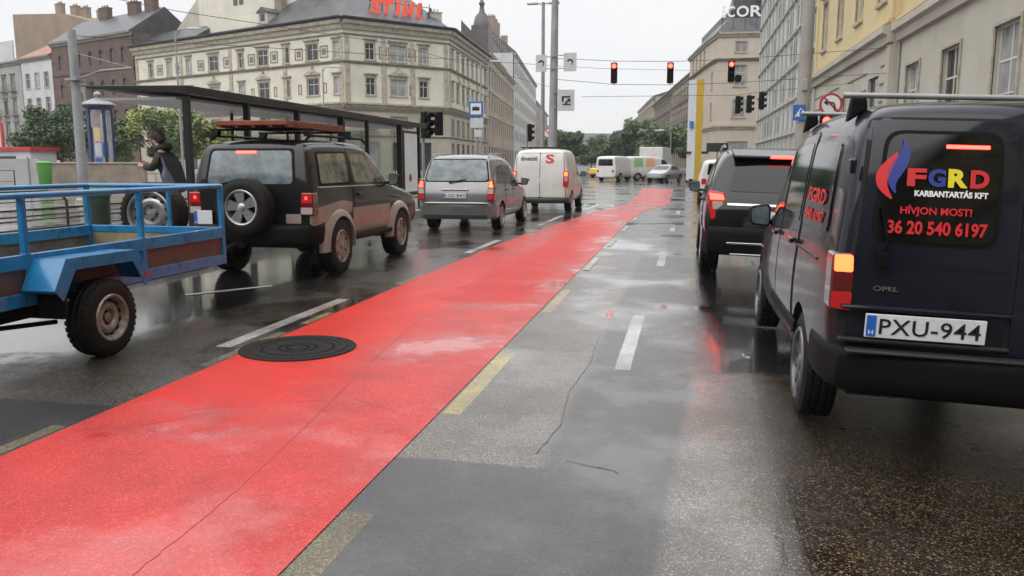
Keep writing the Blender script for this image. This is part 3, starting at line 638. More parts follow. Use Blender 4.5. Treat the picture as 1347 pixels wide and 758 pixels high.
# left: platform, tram bed, far pavement ; right: pavement
m = MB(); m.prism([(-12.2, 5), (-7.45, 5), (-7.45, 29.5), (-7.9, 30), (-11.8, 30), (-12.2, 29.5)], -.1, .2); m.build('tram_platform', M['pave'], bev=.02)['kind'] = 'structure'
m = MB(); m.prism([(-7.44, 4.8), (-7.25, 4.8), (-7.25, 29.6), (-7.44, 29.6)], -.1, .205); m.build('kerb', M['kerb'], bev=.02)['kind'] = 'structure'
sheet('tram_bed', [(-21, -10), (-12.2, -10), (-12.2, 44), (-21, 50)], M['track'], -.02, cuts=())
for x in (-13.4, -14.84, -17.2, -18.64):
    m = MB(); m.span((x-.035, -10, -.03), (x+.035, 48, .005)); m.span((x+.07, -10, -.03), (x+.09, 48, .002)); m.build('tram_rail', M['rail'])['kind'] = 'structure'
sheet('left_pavement', [(-130, -10), (-21, -10), (-21, 50), (-60, 90), (-130, 120)], M['pave'], .02, cuts=())
m = MB(); m.prism([(3.05, -12), (9.2, -12), (9.2, 37), (7.5, 34.5), (3.05, 29.5)], -.2, .1); m.build('pavement', M['pave'])['kind'] = 'structure'
m = MB(); m.prism([(2.9, -12), (3.05, -12), (3.05, 29.4), (2.9, 29.3)], -.2, .105); m.build('kerb', M['kerb'], bev=.015)['kind'] = 'structure'

# ------------------------------------------------------------------ dark van on the right
crows = [(0, .46, 1.08, 1.70, .77, .835, .745), (.10, .42, 1.08, 1.765, .79, .845, .755), (.45, .34, 1.08, 1.785, .79, .847, .757), (1.1, .25, 1.08, 1.79, .79, .847, .757), (1.9, .25, 1.08, 1.79, .79, .847, .75),
         (2.45, .25, 1.07, 1.74, .79, .847, .735), (2.95, .25, 1.05, 1.42, .79, .845, .715), (3.38, .25, 1.0, 1.10, .78, .84, .70), (3.9, .28, .86, .96, .77, .82, .66), (4.22, .30, .74, .82, .72, .77, .60)]
root, body, bvh, _ = make_car('van', 'dark blue-grey van with coloured lettering on its rear window, nearest on the right', 'van', (1.512, 4.1, -.020), M['combo'], crows,
    (0, 0, 0, .0, .035, .10), (0, -.03, -.05, -.02, 0, 0), [(.92, .31), (3.64, .31)], ry=.035, crown=.055, style='alloy', rimr=.205, tw=.185, sideglass='glass',
    wind=[(-.62, 1.14), (.62, 1.14), (.60, 1.60), (-.60, 1.60)],
    doors=[([(1.30, .42), (2.18, .36), (2.18, 1.66), (1.30, 1.68)], [[(1.36, 1.13), (2.12, 1.11), (2.12, 1.60), (1.36, 1.62)]], (1.45, 1.0)), ([(2.22, .34), (3.12, .36), (3.14, 1.0), (2.60, 1.60), (2.22, 1.66)], [[(2.27, 1.11), (3.02, 1.07), (2.56, 1.53), (2.27, 1.60)]], (2.36, .98))],
    side=[[(.34, 1.14), (1.22, 1.13), (1.22, 1.62), (.42, 1.60)]], wmat=pmat('grey_alloy', (.16, .16, .165), .35, .7, var=.3, vscale=9))
VX = -.07
dl = decal('rear_door', bvh, 'B', [(-.765, .62), (VX-.012, .62), (VX-.012, 1.70), (-.70, 1.70), (-.745, 1.1)], M['combo'], root, off=.012, thick=.02, r=.05)
dr = decal('rear_door', bvh, 'B', [(VX+.012, .62), (.765, .62), (.745, 1.1), (.70, 1.70), (VX+.012, 1.70)], M['combo'], root, off=.012, thick=.02, r=.05)
decal('door_seam', bvh, 'B', [(-.785, .60), (.785, .60), (.765, 1.1), (.72, 1.715), (-.72, 1.715), (-.765, 1.1)], M['hole'], root, off=.003, thick=.02, r=.05)
wl = decal('rear_window', bvh, 'B', [(-.675, 1.14), (-.17, 1.14), (-.17, 1.635), (-.635, 1.635)], M['glass'], dl, off=.018, thick=.02, r=.07)
decal('window_seal', bvh, 'B', [(-.695, 1.122), (-.152, 1.122), (-.152, 1.652), (-.652, 1.652)], M['plastic'], dl, off=.0145, thick=.02, r=.08)
decal('rear_window', bvh, 'B', [(.01, 1.14), (.675, 1.14), (.635, 1.635), (.01, 1.635)], M['glass'], dr, off=.018, thick=.02, r=.07)
decal('window_seal', bvh, 'B', [(-.008, 1.122), (.695, 1.122), (.652, 1.652), (-.008, 1.652)], M['plastic'], dr, off=.0145, thick=.02, r=.08)
decal('brake_light', bvh, 'B', [(-.395, 1.572), (-.215, 1.572), (-.215, 1.588), (-.395, 1.588)], M['lit_r'], dl, off=.024, thick=.01, r=.004, step=.03)
X0 = -.555
text_decal('lettering', bvh, 'B', 'F', M['tx_red'], dl, X0, 1.395, .080, .082, off=.032, bold=.045)
text_decal('lettering', bvh, 'B', 'G', M['tx_blue'], dl, X0+.088, 1.395, .074, .082, off=.032, bold=.045)
text_decal('lettering', bvh, 'B', 'R', M['tx_yel'], dl, X0+.172, 1.395, .082, .084, off=.032, bold=.045)
text_decal('lettering', bvh, 'B', 'D', M['tx_red'], dl, X0+.264, 1.395, .078, .082, off=.032, bold=.045)
text_decal('lettering', bvh, 'B', 'KARBANTARTÁS KFT', M['tx_white'], dl, X0+.035, 1.350, .307, .034, off=.032, bold=.04)
text_decal('lettering', bvh, 'B', 'HÍVJON MOST!', M['tx_red'], dl, X0-.02, 1.258, .30, .052, off=.032, bold=.02)
text_decal('lettering', bvh, 'B', '36 20 540 6197', M['tx_red'], dl, X0-.07, 1.175, .42, .064, off=.032, bold=.03)
def swoosh(name, mat, pts, wd):
    lo = []; hi = []
    for i in range(len(pts)):
        p = Vector(pts[i]); d = (Vector(pts[min(i+1, len(pts)-1)])-Vector(pts[max(i-1, 0)])).normalized(); nn = Vector((-d.y, d.x)); lo.append(tuple(p+nn*wd[i])); hi.append(tuple(p-nn*wd[i]))
    m = MB(); fr = [cast(bvh, 'B', a, b, .028) for a, b in lo+hi]; k = len(lo); m.add(fr, [(i, i+1, k+i+1, k+i) for i in range(k-1)]); m.build(name, mat, dl, fix=False)
def bez(a, b, c, d, n=14):
    return [tuple(Vector(a)*(1-t)**3+Vector(b)*3*t*(1-t)**2+Vector(c)*3*t*t*(1-t)+Vector(d)*t**3) for t in [i/(n-1) for i in range(n)]]
swoosh('flame_emblem', M['tx_red'], bez((-.60, 1.545), (-.655, 1.46), (-.70, 1.42), (-.615, 1.335)), [.004+.022*max(0, math.sin(math.pi*i/13))**.8 for i in range(14)])
swoosh('flame_emblem', M['tx_blue'], bez((-.575, 1.61), (-.535, 1.50), (-.66, 1.46), (-.60, 1.36)), [.003+.028*math.sin(math.pi*i/13) for i in range(14)])
LO = [(.745, .79), (.848, .80), (.852, 1.07), (.752, 1.075)]
for s in (-1, 1):
    lamp_prism(root, LO, -.022, .16, s, M['dred'], [([(.755, .985), (.84, .985), (.842, 1.065), (.76, 1.065)], M['lit_o'], 'brake_lamp'), ([(.752, .90), (.842, .90), (.842, .975), (.754, .975)], M['clear_l'] if 0 else M['dred'], 'reversing_lamp'), ([(.752, .80), (.84, .81), (.84, .89), (.752, .89)], M['red_l'], 'reflector')])
sweep_bumper('bumper', root, .845, .415, .63, .10, .46, M['plastic'])
m = MB(); m.box((-.1, -.115, .628), (1.35, .07, .02)); m.build('bumper_step', M['dkgrey'], root, bev=.01)
plate(root, -.43, -.078, .745, 'PXU-944')
m = MB(); m.box((-.43, -.05, .825), (.74, .05, .022)); m.build('plate_trim', M['combo'], root, bev=.01)
m = MB(); m.box((-.43, -.05, .668), (.74, .04, .02)); m.build('plate_shelf', M['dkgrey'], root, bev=.006)
text_decal('badge', bvh, 'B', 'OPEL', M['chrome'], dl, -.66, .905, .11, .022, off=.02, bold=.02)
m = MB(); m.tube([(-.63, -.03, 1.09), (-.62, -.045, 1.13), (-.66, -.045, 1.30)], .008, 6); m.box((-.63, -.03, 1.05), (.05, .05, .07)); m.build('rear_wiper', M['plastic'], root, bev=.006)
for z in (.98, 1.48):
    m = MB(); m.box((-.80, .0, z), (.03, .05, .07)); m.build('hinge', M['combo'], root, bev=.008)
m = MB(); m.box((-.05, .0, 1.735), (.03, .03, .02)); m.build('washer_nozzle', M['plastic'], root, bev=.005)
for s in (-1, 1):
    mirror(root, s*.80, 3.0, 1.06, s)
    m = MB(); m.box((s*.845, 1.75, .50), (.02, 1.35, .07)); m.build('side_moulding', M['plastic'], root, bev=.008)
    m = MB(); m.box((s*.838, .95, .985), (.015, .9, .018)); m.build('door_rail', M['dkgrey'], root, bev=.004)
for (a, b, w, h, t) in ((.50, 1.27, .60, .085, 'FGRD'), (.48, 1.17, .62, .065, '540 6197')):
    text_decal('lettering', bvh, 'L', t, M['tx_red'], root, a, b, w, h, off=.018, bold=.02)
rb = thing('roof_bars', 'pale tubular roof bars across the dark blue-grey van', 'roof bars', (1.512, 4.1, -.020), 0, None, .035)
for yb in (.42, 2.0):
    m = MB(); m.tube([(-.80, yb, 1.838), (.80, yb, 1.838)], .015, 10); bb = m.build('bar', M['steel'], rb, smooth=40)
    for s in (-1, 1):
        m = MB(); m.extr([(s*.775, yb-.035, 1.70), (s*.68, yb-.035, 1.765), (s*.69, yb-.035, 1.828), (s*.76, yb-.035, 1.828)], (0, .07, 0)); m.build('foot', M['plastic'], bb, bev=.012)
m = MB(); m.box((0, .55, .33), (1.3, .3, .1)); m.cyl((-.5, .9, .3), (.5, .9, .3), .05); m.build('rear_axle', M['hole'], root)

# ------------------------------------------------------------------ black suv ahead of it
br = [(0, .40, 1.02, 1.58, .84, .92, .70), (.12, .36, 1.04, 1.64, .86, .935, .72), (.55, .32, 1.05, 1.68, .87, .94, .73), (1.3, .30, 1.05, 1.70, .87, .94, .73), (2.1, .30, 1.04, 1.69, .87, .94, .72), (2.6, .30, 1.03, 1.62, .87, .94, .70),
      (3.2, .30, 1.0, 1.22, .87, .935, .72), (3.6, .30, .96, 1.04, .86, .93, .72), (4.3, .32, .86, .94, .82, .9, .68), (4.6, .36, .74, .82, .76, .84, .6)]
root, body, bvh, rw = make_car('suv', 'black suv with a chrome strip and lit brake lights, ahead of the lettered van', 'suv', (1.17, 10.8, -.024), M['black'], br,
    (0, -.02, .0, .03, .16, .32), (0, 0, 0, .05, 0, 0), [(.95, .37), (3.75, .37)], ry=.03, style='five', rimr=.25, tw=.24, inset=.0, crown=.05,
    rear=[(-.66, 1.15), (.66, 1.15), (.56, 1.53), (-.56, 1.53)], wind=[(-.66, 1.10), (.66, 1.10), (.58, 1.5), (-.58, 1.5)],
    doors=[([(1.22, .45), (2.0, .42), (2.0, 1.60), (1.35, 1.58)], [[(1.30, 1.10), (1.96, 1.10), (1.96, 1.52), (1.36, 1.50)]], (1.4, .98)), ([(2.04, .42), (3.1, .45), (3.1, 1.02), (2.55, 1.48), (2.04, 1.6)], [[(2.08, 1.10), (3.0, 1.07), (2.5, 1.42), (2.08, 1.52)]], (2.15, .97))],
    side=[[(.45, 1.14), (1.18, 1.11), (1.24, 1.48), (.72, 1.46)]])
for s in (-1, 1):
    lamp_prism(root, [(.66, .80), (.86, .78), (.915, 1.10), (.90, 1.16), (.70, 1.13)], .0, .22, s, M['red_l'], [([(.70, 1.04), (.88, 1.04), (.895, 1.13), (.72, 1.11)], M['lit_r'], 'brake_lamp'), ([(.72, .93), (.84, .92), (.85, 1.02), (.72, 1.02)], M['clear_l'], 'indicator_lamp'), ([(.69, .81), (.85, .80), (.86, .90), (.70, .91)], M['red_l'], 'tail_lamp')], k=.12)
    mirror(root, s*.92, 3.0, 1.12, s, M['black'])
    m = MB(); m.tube([(s*.70, .7, 1.70), (s*.69, 1.2, 1.755), (s*.68, 2.4, 1.75), (s*.68, 2.7, 1.68)], .018); m.build('roof_rail', M['black'], root, smooth=40)
m = MB(); m.extr(rpoly([(-.60, .19, 1.62), (.60, .19, 1.62), (.64, .42, 1.69), (-.64, .42, 1.69)], 0) if 0 else [(-.60, .16, 1.575), (.60, .16, 1.575), (.64, .42, 1.66), (-.64, .42, 1.66)], (0, 0, .035)); sp = m.build('spoiler', M['black'], root, bev=.012)
m = MB(); m.box((.0, .155, 1.597), (.32, .02, .032), rx=-.1); m.build('brake_light', M['lit_r'], sp)
decal('chrome_strip', bvh, 'B', [(-.66, .975), (.66, .975), (.66, 1.0), (-.66, 1.0)], M['chrome'], root, off=.016, r=.005)
sweep_bumper('bumper', root, .93, .34, .70, .06, .5, M['plastic'])
m = MB(); m.box((0, -.115, .50), (1.3, .02, .025)); m.box((0, -.105, .36), (1.2, .02, .02)); m.build('bumper_trim', M['chrome'], root, bev=.005)
plate(root, 0, -.045, .86, None)
text_decal('badge', bvh, 'B', 'SUV', M['chrome'], root, -.6, .9, .01, .01) if 0 else None

# ------------------------------------------------------------------ dark and beige off-roader on the left
sr = [(0, .50, 1.20, 1.70, .80, .85, .715), (.10, .46, 1.20, 1.76, .81, .86, .73), (.7, .42, 1.20, 1.79, .81, .862, .735), (1.6, .42, 1.20, 1.79, .81, .862, .735), (2.15, .42, 1.19, 1.77, .81, .862, .725), (2.62, .42, 1.16, 1.50, .81, .86, .715),
      (3.0, .42, 1.10, 1.17, .81, .86, .76), (3.5, .42, 1.03, 1.12, .81, .855, .74), (4.05, .45, .96, 1.04, .79, .84, .70), (4.28, .50, .86, .92, .74, .80, .64)]
root, body, bvh, rw = make_car('off_roader', 'anthracite off-roader with beige lower sides and a spare wheel on its rear door', 'off-roader', (-5.47, 9.62, 0), M['suv'], sr,
    (0, 0, 0, .0, .05, .11), (0, 0, 0, .02, 0, 0), [(.80, .38), (3.2, .38)], style='six', rimr=.215, tw=.23, inset=-.03, crown=.05, rearglass='glass_b', sideglass='glass_g',
    rear=[(-.60, 1.24), (.60, 1.24), (.555, 1.66), (-.555, 1.66)], wind=[(-.66, 1.20), (.66, 1.20), (.60, 1.66), (-.60, 1.66)],
    doors=[([(1.32, .56), (2.55, .56), (2.72, 1.0), (2.74, 1.2), (2.28, 1.66), (1.32, 1.70)], [[(1.38, 1.23), (2.62, 1.21), (2.20, 1.61), (1.38, 1.64)]], (1.52, 1.06))],
    side=[[(.30, 1.24), (1.20, 1.24), (1.22, 1.64), (.36, 1.62)]], wmat=M['steelw'])
for pl, s in (('L', -1), ('R', 1)):
    cl = decal('lower_cladding', bvh, pl, [(1.26, .50), (2.70, .50), (2.72, .88), (1.26, .88)], M['beige'], root, off=.020, thick=.03, r=.02)
    decal('rear_cladding', bvh, pl, [(.02, .70), (.45, .76), (1.20, .82), (1.24, .96), (.9, 1.0), (.02, .92)], M['beige'], root, off=.014, thick=.03, r=.05)
    for yc in (.80, 3.2):
        m = MB(); k = 22; ri, ro = .42, .54; vs = []
        for i in range(k+1):
            t = math.pi*(-.02 + 1.04*i/k); cy, sz = math.cos(t), math.sin(t)
            sq = 1/max(abs(cy), abs(sz))**.35
            vs += [(s*.83, yc+ri*cy, .37+ri*sz), (s*.915, yc+ri*cy, .37+ri*sz), (s*.90, yc+(ri+.07)*cy, .37+(ri+.07)*sz), (s*.845, yc+ro*cy*sq, .37+ro*sz*sq), (s*.80, yc+ro*cy*sq, .37+ro*sz*sq)]
        fs = [(i*5+j, i*5+(j+1) % 5, (i+1)*5+(j+1) % 5, (i+1)*5+j) for i in range(k) for j in range(5)] + [tuple(range(5)), tuple(k*5+j for j in range(5))]
        m.add(vs, fs); m.build('wheel_arch', M['beige'], root, smooth=50)
    m = MB(); m.box((s*.86, 2.0, .46), (.1, 1.5, .07)); m.build('sill', M['plastic'], root, bev=.02)
    decal('belt_strip', bvh, pl, [(.18, 1.185), (2.72, 1.165), (2.72, 1.183), (.18, 1.203)], M['chrome'], root, off=.014, r=.004)
    for wv in ([(.25, 1.205), (1.25, 1.205), (1.27, 1.665), (.32, 1.655)],): decal('window_seal', bvh, pl, wv, M['plastic'], root, off=.005, thick=.02, r=.05)
    lamp_prism(root, [(.66, .90), (.862, .90), (.862, 1.14), (.68, 1.14)] if 0 else [(.69, .84), (.872, .84), (.872, 1.13), (.71, 1.13)], -.022, .16, s, M['dred'], [([(.71, 1.0), (.862, 1.0), (.862, 1.12), (.725, 1.12)], M['red_l'], 'tail_lamp'), ([(.705, .86), (.862, .86), (.862, .945), (.705, .945)], M['clear_l'], 'indicator_lamp'), ([(.765, 1.045), (.80, 1.045), (.80, 1.085), (.765, 1.085)], M['lit_r'], 'brake_lamp')])
    mirror(root, s*.84, 2.70, 1.25, s, M['plastic'])
    m = MB(); m.tube([(s*.68, .25, 1.80), (s*.67, .4, 1.86), (s*.67, 2.1, 1.86), (s*.67, 2.3, 1.79)], .017); m.build('roof_rail', M['plastic'], root, smooth=40)
sweep_bumper('bumper', root, .86, .46, .72, .13, .34, M['plastic'])
decal('rear_panel', bvh, 'B', [(.50, .74), (.70, .74), (.70, .86), (.50, .86)], M['beige'], root, off=.012, r=.01)
sw = wheel(root, (.03, -.19, .95), .365, .22, .215, -1, 'five', M['alloy'], name='spare_wheel', axis=(0, 1, 0))
m = MB(); m.cyl((.03, .05, .95), (.03, -.12, .95), .09); m.build('wheel_carrier', M['plastic'], root)
plate(root, -.66, -.05, .80, None, w=.26, h=.19)
decal('brake_light', bvh, 'B', [(-.20, 1.625), (.08, 1.625), (.08, 1.655), (-.20, 1.655)], M['lit_r'], root, off=.016, r=.006, step=.03)
m = MB(); m.tube([(-.50, -.01, 1.215), (-.30, -.03, 1.26), (.05, -.035, 1.30)], .009); m.build('rear_wiper', M['plastic'], root)
m = MB(); m.box((0, .9, .40), (1.2, .14, .14)); m.box((0, 3.1, .38), (1.2, .14, .12)); m.box((0, 2, .46), (1.1, 3, .06)); m.build('chassis', M['hole'], root)
m = MB(); m.box((-.02, -.16, .47), (.09, .2, .06)); m.cyl((-.02, -.24, .47), (-.02, -.24, .53), .022); m.build('tow_hitch', M['plastic'], root)
decal('window_seal', bvh, 'B', [(-.64, 1.205), (.64, 1.205), (.59, 1.69), (-.59, 1.69)], M['plastic'], root, off=.004, thick=.02, r=.06)
bd = thing('roof_board', 'reddish brown wooden board tied on the roof rack of the off-roader', 'board', (-5.49, 9.72, 0))
m = MB(); m.span((-.50, .0, 1.985), (.52, 1.75, 2.045)); m.build('board', M['board'], bd, bev=.006)
m = MB()
for i in range(5): m.span((-.48+i*.24, .02, 1.96), (-.42+i*.24, 1.73, 1.984))
m.build('batten', M['board'], bd)
rk = thing('roof_rack', 'black crossbars under the reddish brown board', 'roof rack', (-5.49, 9.72, 0))
for yb in (.25, 1.5):
    m = MB(); m.box((0.02, yb, 1.94), (1.45, .04, .03)); q = m.build('crossbar', M['plastic'], rk, bev=.006)
    for s in (-1, 1):
        m = MB(); m.extr([(s*.60+.02, yb-.04, 1.925), (s*.70+.02, yb-.04, 1.925), (s*.735+.02, yb-.05, 1.83), (s*.62+.02, yb-.05, 1.85)], (0, .09, 0)); m.build('foot', M['plastic'], q, bev=.01)

# ------------------------------------------------------------------ silver minivan
zr = [(0, .32, 1.0, 1.55, .80, .86, .67), (.12, .28, 1.0, 1.63, .81, .868, .69), (.55, .25, .99, 1.665, .81, .87, .69), (1.4, .24, .98, 1.67, .81, .87, .69), (2.1, .24, .97, 1.63, .81, .87, .685), (2.6, .24, .96, 1.48, .81, .87, .67),
      (3.15, .24, .93, 1.16, .80, .865, .69), (3.5, .25, .90, .98, .80, .86, .70), (4.0, .28, .78, .86, .76, .82, .64), (4.25, .32, .66, .74, .70, .76, .56)]
root, body, bvh, rw = make_car('minivan', 'silver-grey minivan waiting between the off-roader and the white van', 'minivan', (-4.93, 17.4, 0), M['silver'], zr,
    (0, -.03, -.02, .03, .13, .27), (0, 0, 0, .05, 0, 0), [(.80, .31), (3.5, .31)], style='seven', rimr=.2, tw=.2, inset=.01, crown=.05, rearglass='glass_b', sideglass='glass',
    rear=[(-.72, 1.12), (.72, 1.12), (.615, 1.575), (-.615, 1.575)], wind=[(-.62, 1.05), (.62, 1.05), (.56, 1.48), (-.56, 1.48)], rear_r=.1,
    doors=[([(1.15, .36), (1.95, .34), (1.95, 1.52), (1.22, 1.54)], [[(1.24, 1.03), (1.92, 1.02), (1.92, 1.46), (1.28, 1.47)]], (1.35, .9)), ([(1.98, .34), (2.95, .36), (2.95, 1.0), (2.45, 1.42), (1.98, 1.52)], [[(2.01, 1.02), (2.86, 1.0), (2.42, 1.36), (2.01, 1.46)]], (2.1, .9))],
    side=[[(.40, 1.06), (1.14, 1.04), (1.16, 1.47), (.66, 1.45)]])
for s in (-1, 1):
    lamp_prism(root, [(.70, .70), (.868, .70), (.878, 1.0), (.84, 1.18), (.74, 1.14)], -.062, .24, s, M['dred'], [([(.745, .98), (.85, .98), (.81, 1.13), (.755, 1.10)], M['lit_o'] if s > 0 else M['lit_r'], 'brake_lamp'), ([(.72, .84), (.85, .84), (.855, .96), (.735, .96)], M['clear_l'], 'indicator_lamp'), ([(.715, .72), (.85, .72), (.85, .82), (.72, .82)], M['red_l'], 'tail_lamp')], k=.14)
    mirror(root, s*.85, 2.85, 1.05, s, M['plastic'])
    m = MB(); m.tube([(s*.65, .40, 1.64), (s*.64, .6, 1.71), (s*.63, 2.0, 1.72), (s*.63, 2.4, 1.62)], .015); m.build('roof_rail', M['silver'], root, smooth=40)
decal('window_seal', bvh, 'B', [(-.755, 1.095), (.755, 1.095), (.645, 1.60), (-.645, 1.60)], M['plastic'], root, off=.004, thick=.02, r=.10)
sweep_bumper('bumper', root, .868, .30, .66, .06, .5, M['silver'])
m = MB(); m.box((0, -.11, .62), (1.5, .02, .03)); m.box((0, -.085, .335), (1.45, .06, .10)); m.build('bumper_trim', M['dkgrey'], root, bev=.005)
m = MB(); m.box((-.02, -.045, .93), (.62, .03, .03)); m.build('plate_trim', M['chrome'], root, bev=.008)
plate(root, -.02, -.065, .80, 'LSZ-843')
m = MB(); m.tube([(-.12, .02, 1.10), (-.16, -.01, 1.08), (.22, .0, 1.15)], .012); m.build('rear_wiper', M['plastic'], root)

# ------------------------------------------------------------------ white van with red S
wr = [(0, .38, 1.10, 1.80, .80, .86, .74), (.10, .33, 1.10, 1.88, .81, .87, .755), (.6, .30, 1.10, 1.91, .81, .87, .76), (1.8, .30, 1.10, 1.91, .81, .87, .755), (2.3, .30, 1.08, 1.86, .81, .87, .74), (2.85, .30, 1.06, 1.45, .81, .87, .71),
      (3.25, .30, 1.0, 1.12, .81, .865, .72), (3.8, .30, .90, 1.0, .79, .84, .68), (4.15, .34, .78, .86, .74, .79, .6)]
root, body, bvh, rw = make_car('van', 'white panel van with a red letter S on its windowless rear doors', 'van', (-4.32, 24.6, 0), M['whitep'], wr,
    (0, 0, 0, .0, .03, .09), (0, 0, 0, .03, 0, 0), [(.85, .32), (3.35, .32)], style='five', rimr=.2, tw=.2, inset=.01, crown=.05, wind=[(-.64, 1.15), (.64, 1.15), (.6, 1.68), (-.6, 1.68)],
    doors=[([(1.3, .42), (2.05, .42), (2.05, 1.76), (1.3, 1.76)], [], (1.4, 1.0)), ([(2.09, .42), (3.0, .44), (3.02, 1.04), (2.5, 1.68), (2.09, 1.76)], [[(2.13, 1.14), (2.92, 1.10), (2.48, 1.62), (2.13, 1.70)]], (2.2, 1.0))])
d1 = decal('rear_door', bvh, 'B', [(-.78, .48), (-.01, .48), (-.01, 1.80), (-.70, 1.80)], M['whitep'], root, off=.012, r=.04); d2 = decal('rear_door', bvh, 'B', [(.01, .48), (.78, .48), (.70, 1.80), (.01, 1.80)], M['whitep'], root, off=.012, r=.04)
decal('door_seam', bvh, 'B', [(-.80, .46), (.80, .46), (.72, 1.815), (-.72, 1.815)], M['dkgrey'], root, off=.003, r=.04)
text_decal('lettering', bvh, 'B', 'S', M['tx_red'], d2, .17, 1.50, .26, .27, off=.02, bold=.03)
text_decal('lettering', bvh, 'B', 'dimenzió', M['ink'], d1, -.60, 1.58, .52, .13, off=.02, bold=.02)
for s in (-1, 1):
    lamp_prism(root, [(.70, .80), (.878, .80), (.872, 1.28), (.72, 1.28)], -.03, .18, s, M['red_l'], [([(.75, 1.12), (.85, 1.12), (.85, 1.24), (.75, 1.24)], M['lit_o'], 'brake_lamp'), ([(.76, .97), (.85, .97), (.85, 1.09), (.76, 1.09)], M['clear_l'], 'indicator_lamp')])
    mirror(root, s*.85, 2.8, 1.15, s, M['plastic'])
sweep_bumper('bumper', root, .87, .30, .46, .07, .5, M['dkgrey'])
plate(root, -.1, -.03, 1.0, None); m = MB(); m.box((.02, -.02, 1.17), (.3, .02, .05)); m.build('door_handle', M['plastic'], root)
m = MB()
for y in (.5, 1.7): m.box((0, y, 1.985), (1.4, .04, .03)); m.box((-.6, y, 1.955), (.04, .06, .06)); m.box((.6, y, 1.955), (.04, .06, .06))
m.build('roof_bar', M['dkgrey'], root)

# ------------------------------------------------------------------ vehicles far down the road
def far_car(name, label, cat, x, y, rz, paint, kind, glass='glass', stripe=None):
    if kind == 'van': rows = [(0, .3, 1.1, 2.0, .85, .95, .86), (.15, .3, 1.1, 2.1, .86, .96, .87), (3.3, .3, 1.1, 2.1, .86, .96, .86), (4.1, .3, 1.1, 1.55, .86, .96, .8), (4.5, .3, 1.05, 1.15, .86, .95, .8), (5.0, .35, .8, .9, .8, .85, .7)]; wh = [(.9, .33), (4.1, .33)]; rear = [(-.7, 1.3), (.7, 1.3), (.66, 1.85), (-.66, 1.85)]; sw = [[(3.3, 1.25), (4.15, 1.2), (3.75, 1.75), (3.3, 1.85)]]; wd = [(-.7, 1.25), (.7, 1.25), (.66, 1.9), (-.66, 1.9)]
    elif kind == 'suv': rows = [(0, .4, 1.0, 1.55, .8, .9, .7), (.15, .35, 1.0, 1.62, .8, .9, .72), (2.2, .35, 1.0, 1.64, .8, .9, .72), (3.1, .35, .98, 1.1, .8, .9, .72), (4.3, .4, .8, .9, .75, .82, .6)]; wh = [(.8, .35), (3.5, .35)]; rear = [(-.6, 1.08), (.6, 1.08), (.55, 1.5), (-.55, 1.5)]; sw = [[(.4, 1.08), (2.6, 1.08), (2.1, 1.48), (.6, 1.48)]]; wd = [(-.62, 1.15), (.62, 1.15), (.58, 1.5), (-.58, 1.5)]
    else: rows = [(0, .35, .85, .92, .78, .84, .6), (.5, .28, .88, .98, .8, .86, .66), (1.1, .26, .9, 1.36, .8, .86, .6), (2.3, .26, .9, 1.42, .8, .86, .6), (3.1, .26, .88, .98, .8, .86, .66), (4.2, .32, .68, .76, .72, .78, .55)]; wh = [(.85, .3), (3.45, .3)]; rear = [(-.55, 1.0), (.55, 1.0), (.5, 1.3), (-.5, 1.3)]; sw = [[(.9, .98), (2.8, .98), (2.25, 1.3), (1.25, 1.3)]]; wd = [(-.6, 1.0), (.6, 1.0), (.52, 1.32), (-.52, 1.32)]
    root, body, bvh, rw = make_car(name, label, cat, (x, y, 0), paint, rows, (0,)*6, (0,)*6, wh, rz=rz, side=sw, rear=rear, wind=wd, sub=2, rimr=.19, crown=.04)
    L_ = rows[-1][0]
    for s in (-1, 1):
        lamp_prism(root, [(.62, .75), (.80, .75), (.80, .95), (.62, .95)], -.04, .12, s, M['red_l'])
        lamp_prism(root, [(.45, .62), (.68, .62), (.68, .74), (.45, .74)], L_+.02, .06, s, M['clear_l'], name='headlight', k=0)
    return root, bvh
r_, b_ = far_car('van', 'white van with its rear towards us, leftmost of the two across the junction', 'van', -6.6, 69.5, R(-22), M['whitep'], 'van')
r_, b_ = far_car('van', 'white van with green and orange panels turning across the junction', 'van', -5.3, 72.5, R(-55), M['whitep'], 'van')
for pl in 'LR':
    for c, a, nm in ((pmat('pale_green', (.25, .42, .22), .5), .5, 'green_panel'), (pmat('pale_orange', (.7, .38, .2), .5), 1.7, 'orange_panel')): decal(nm, b_, pl, [(a, 1.2), (a+.9, 1.2), (a+.9, 1.95), (a, 1.95)], c, r_, off=.01, r=.05)
far_car('taxi', 'yellow taxi far down the road left of the white vans', 'taxi', -9.6, 88, R(-30), M['yellowp'], 'car')
far_car('car', 'pale silver car coming towards us across the junction, left of a second one', 'car', -.9, 69.5, R(160), M['silver2'], 'car')
far_car('car', 'grey saloon car at the junction, right of the pale silver one', 'car', .55, 71, R(200), M['silver'], 'car')
far_car('suv', 'white suv just beyond the left side of the black suv', 'suv', 1.38, 31, 0, M['whitep'], 'suv')
far_car('car', 'dark red car behind the white box truck', 'car', -2.6, 84, R(170), pmat('dark_red_paint', (.25, .02, .02), .3, coat=.6), 'car')
bt = thing('box_truck', 'white box truck standing behind the white vans', 'truck', (-3.2, 78, 0), R(-10))
m = MB(); m.span((-1.1, 0, .9), (1.1, 3.6, 3.0)); m.build('cargo_box', M['whitep'], bt, bev=.04)
m = MB(); m.extr([(-1.0, 3.7, .5), (-1.0, 5.4, .5), (-1.0, 5.5, 1.3), (-1.0, 5.1, 2.3), (-1.0, 3.7, 2.4)], (2.0, 0, 0)); cb = m.build('cab', M['whitep'], bt, bev=.06)
m = MB(); m.extr([(-1.01, 5.52, 1.4), (-.9, 5.18, 2.2), (.9, 5.18, 2.2), (1.01, 5.52, 1.4)], (0, .02, 0)); m.build('windscreen', M['glass'], cb)
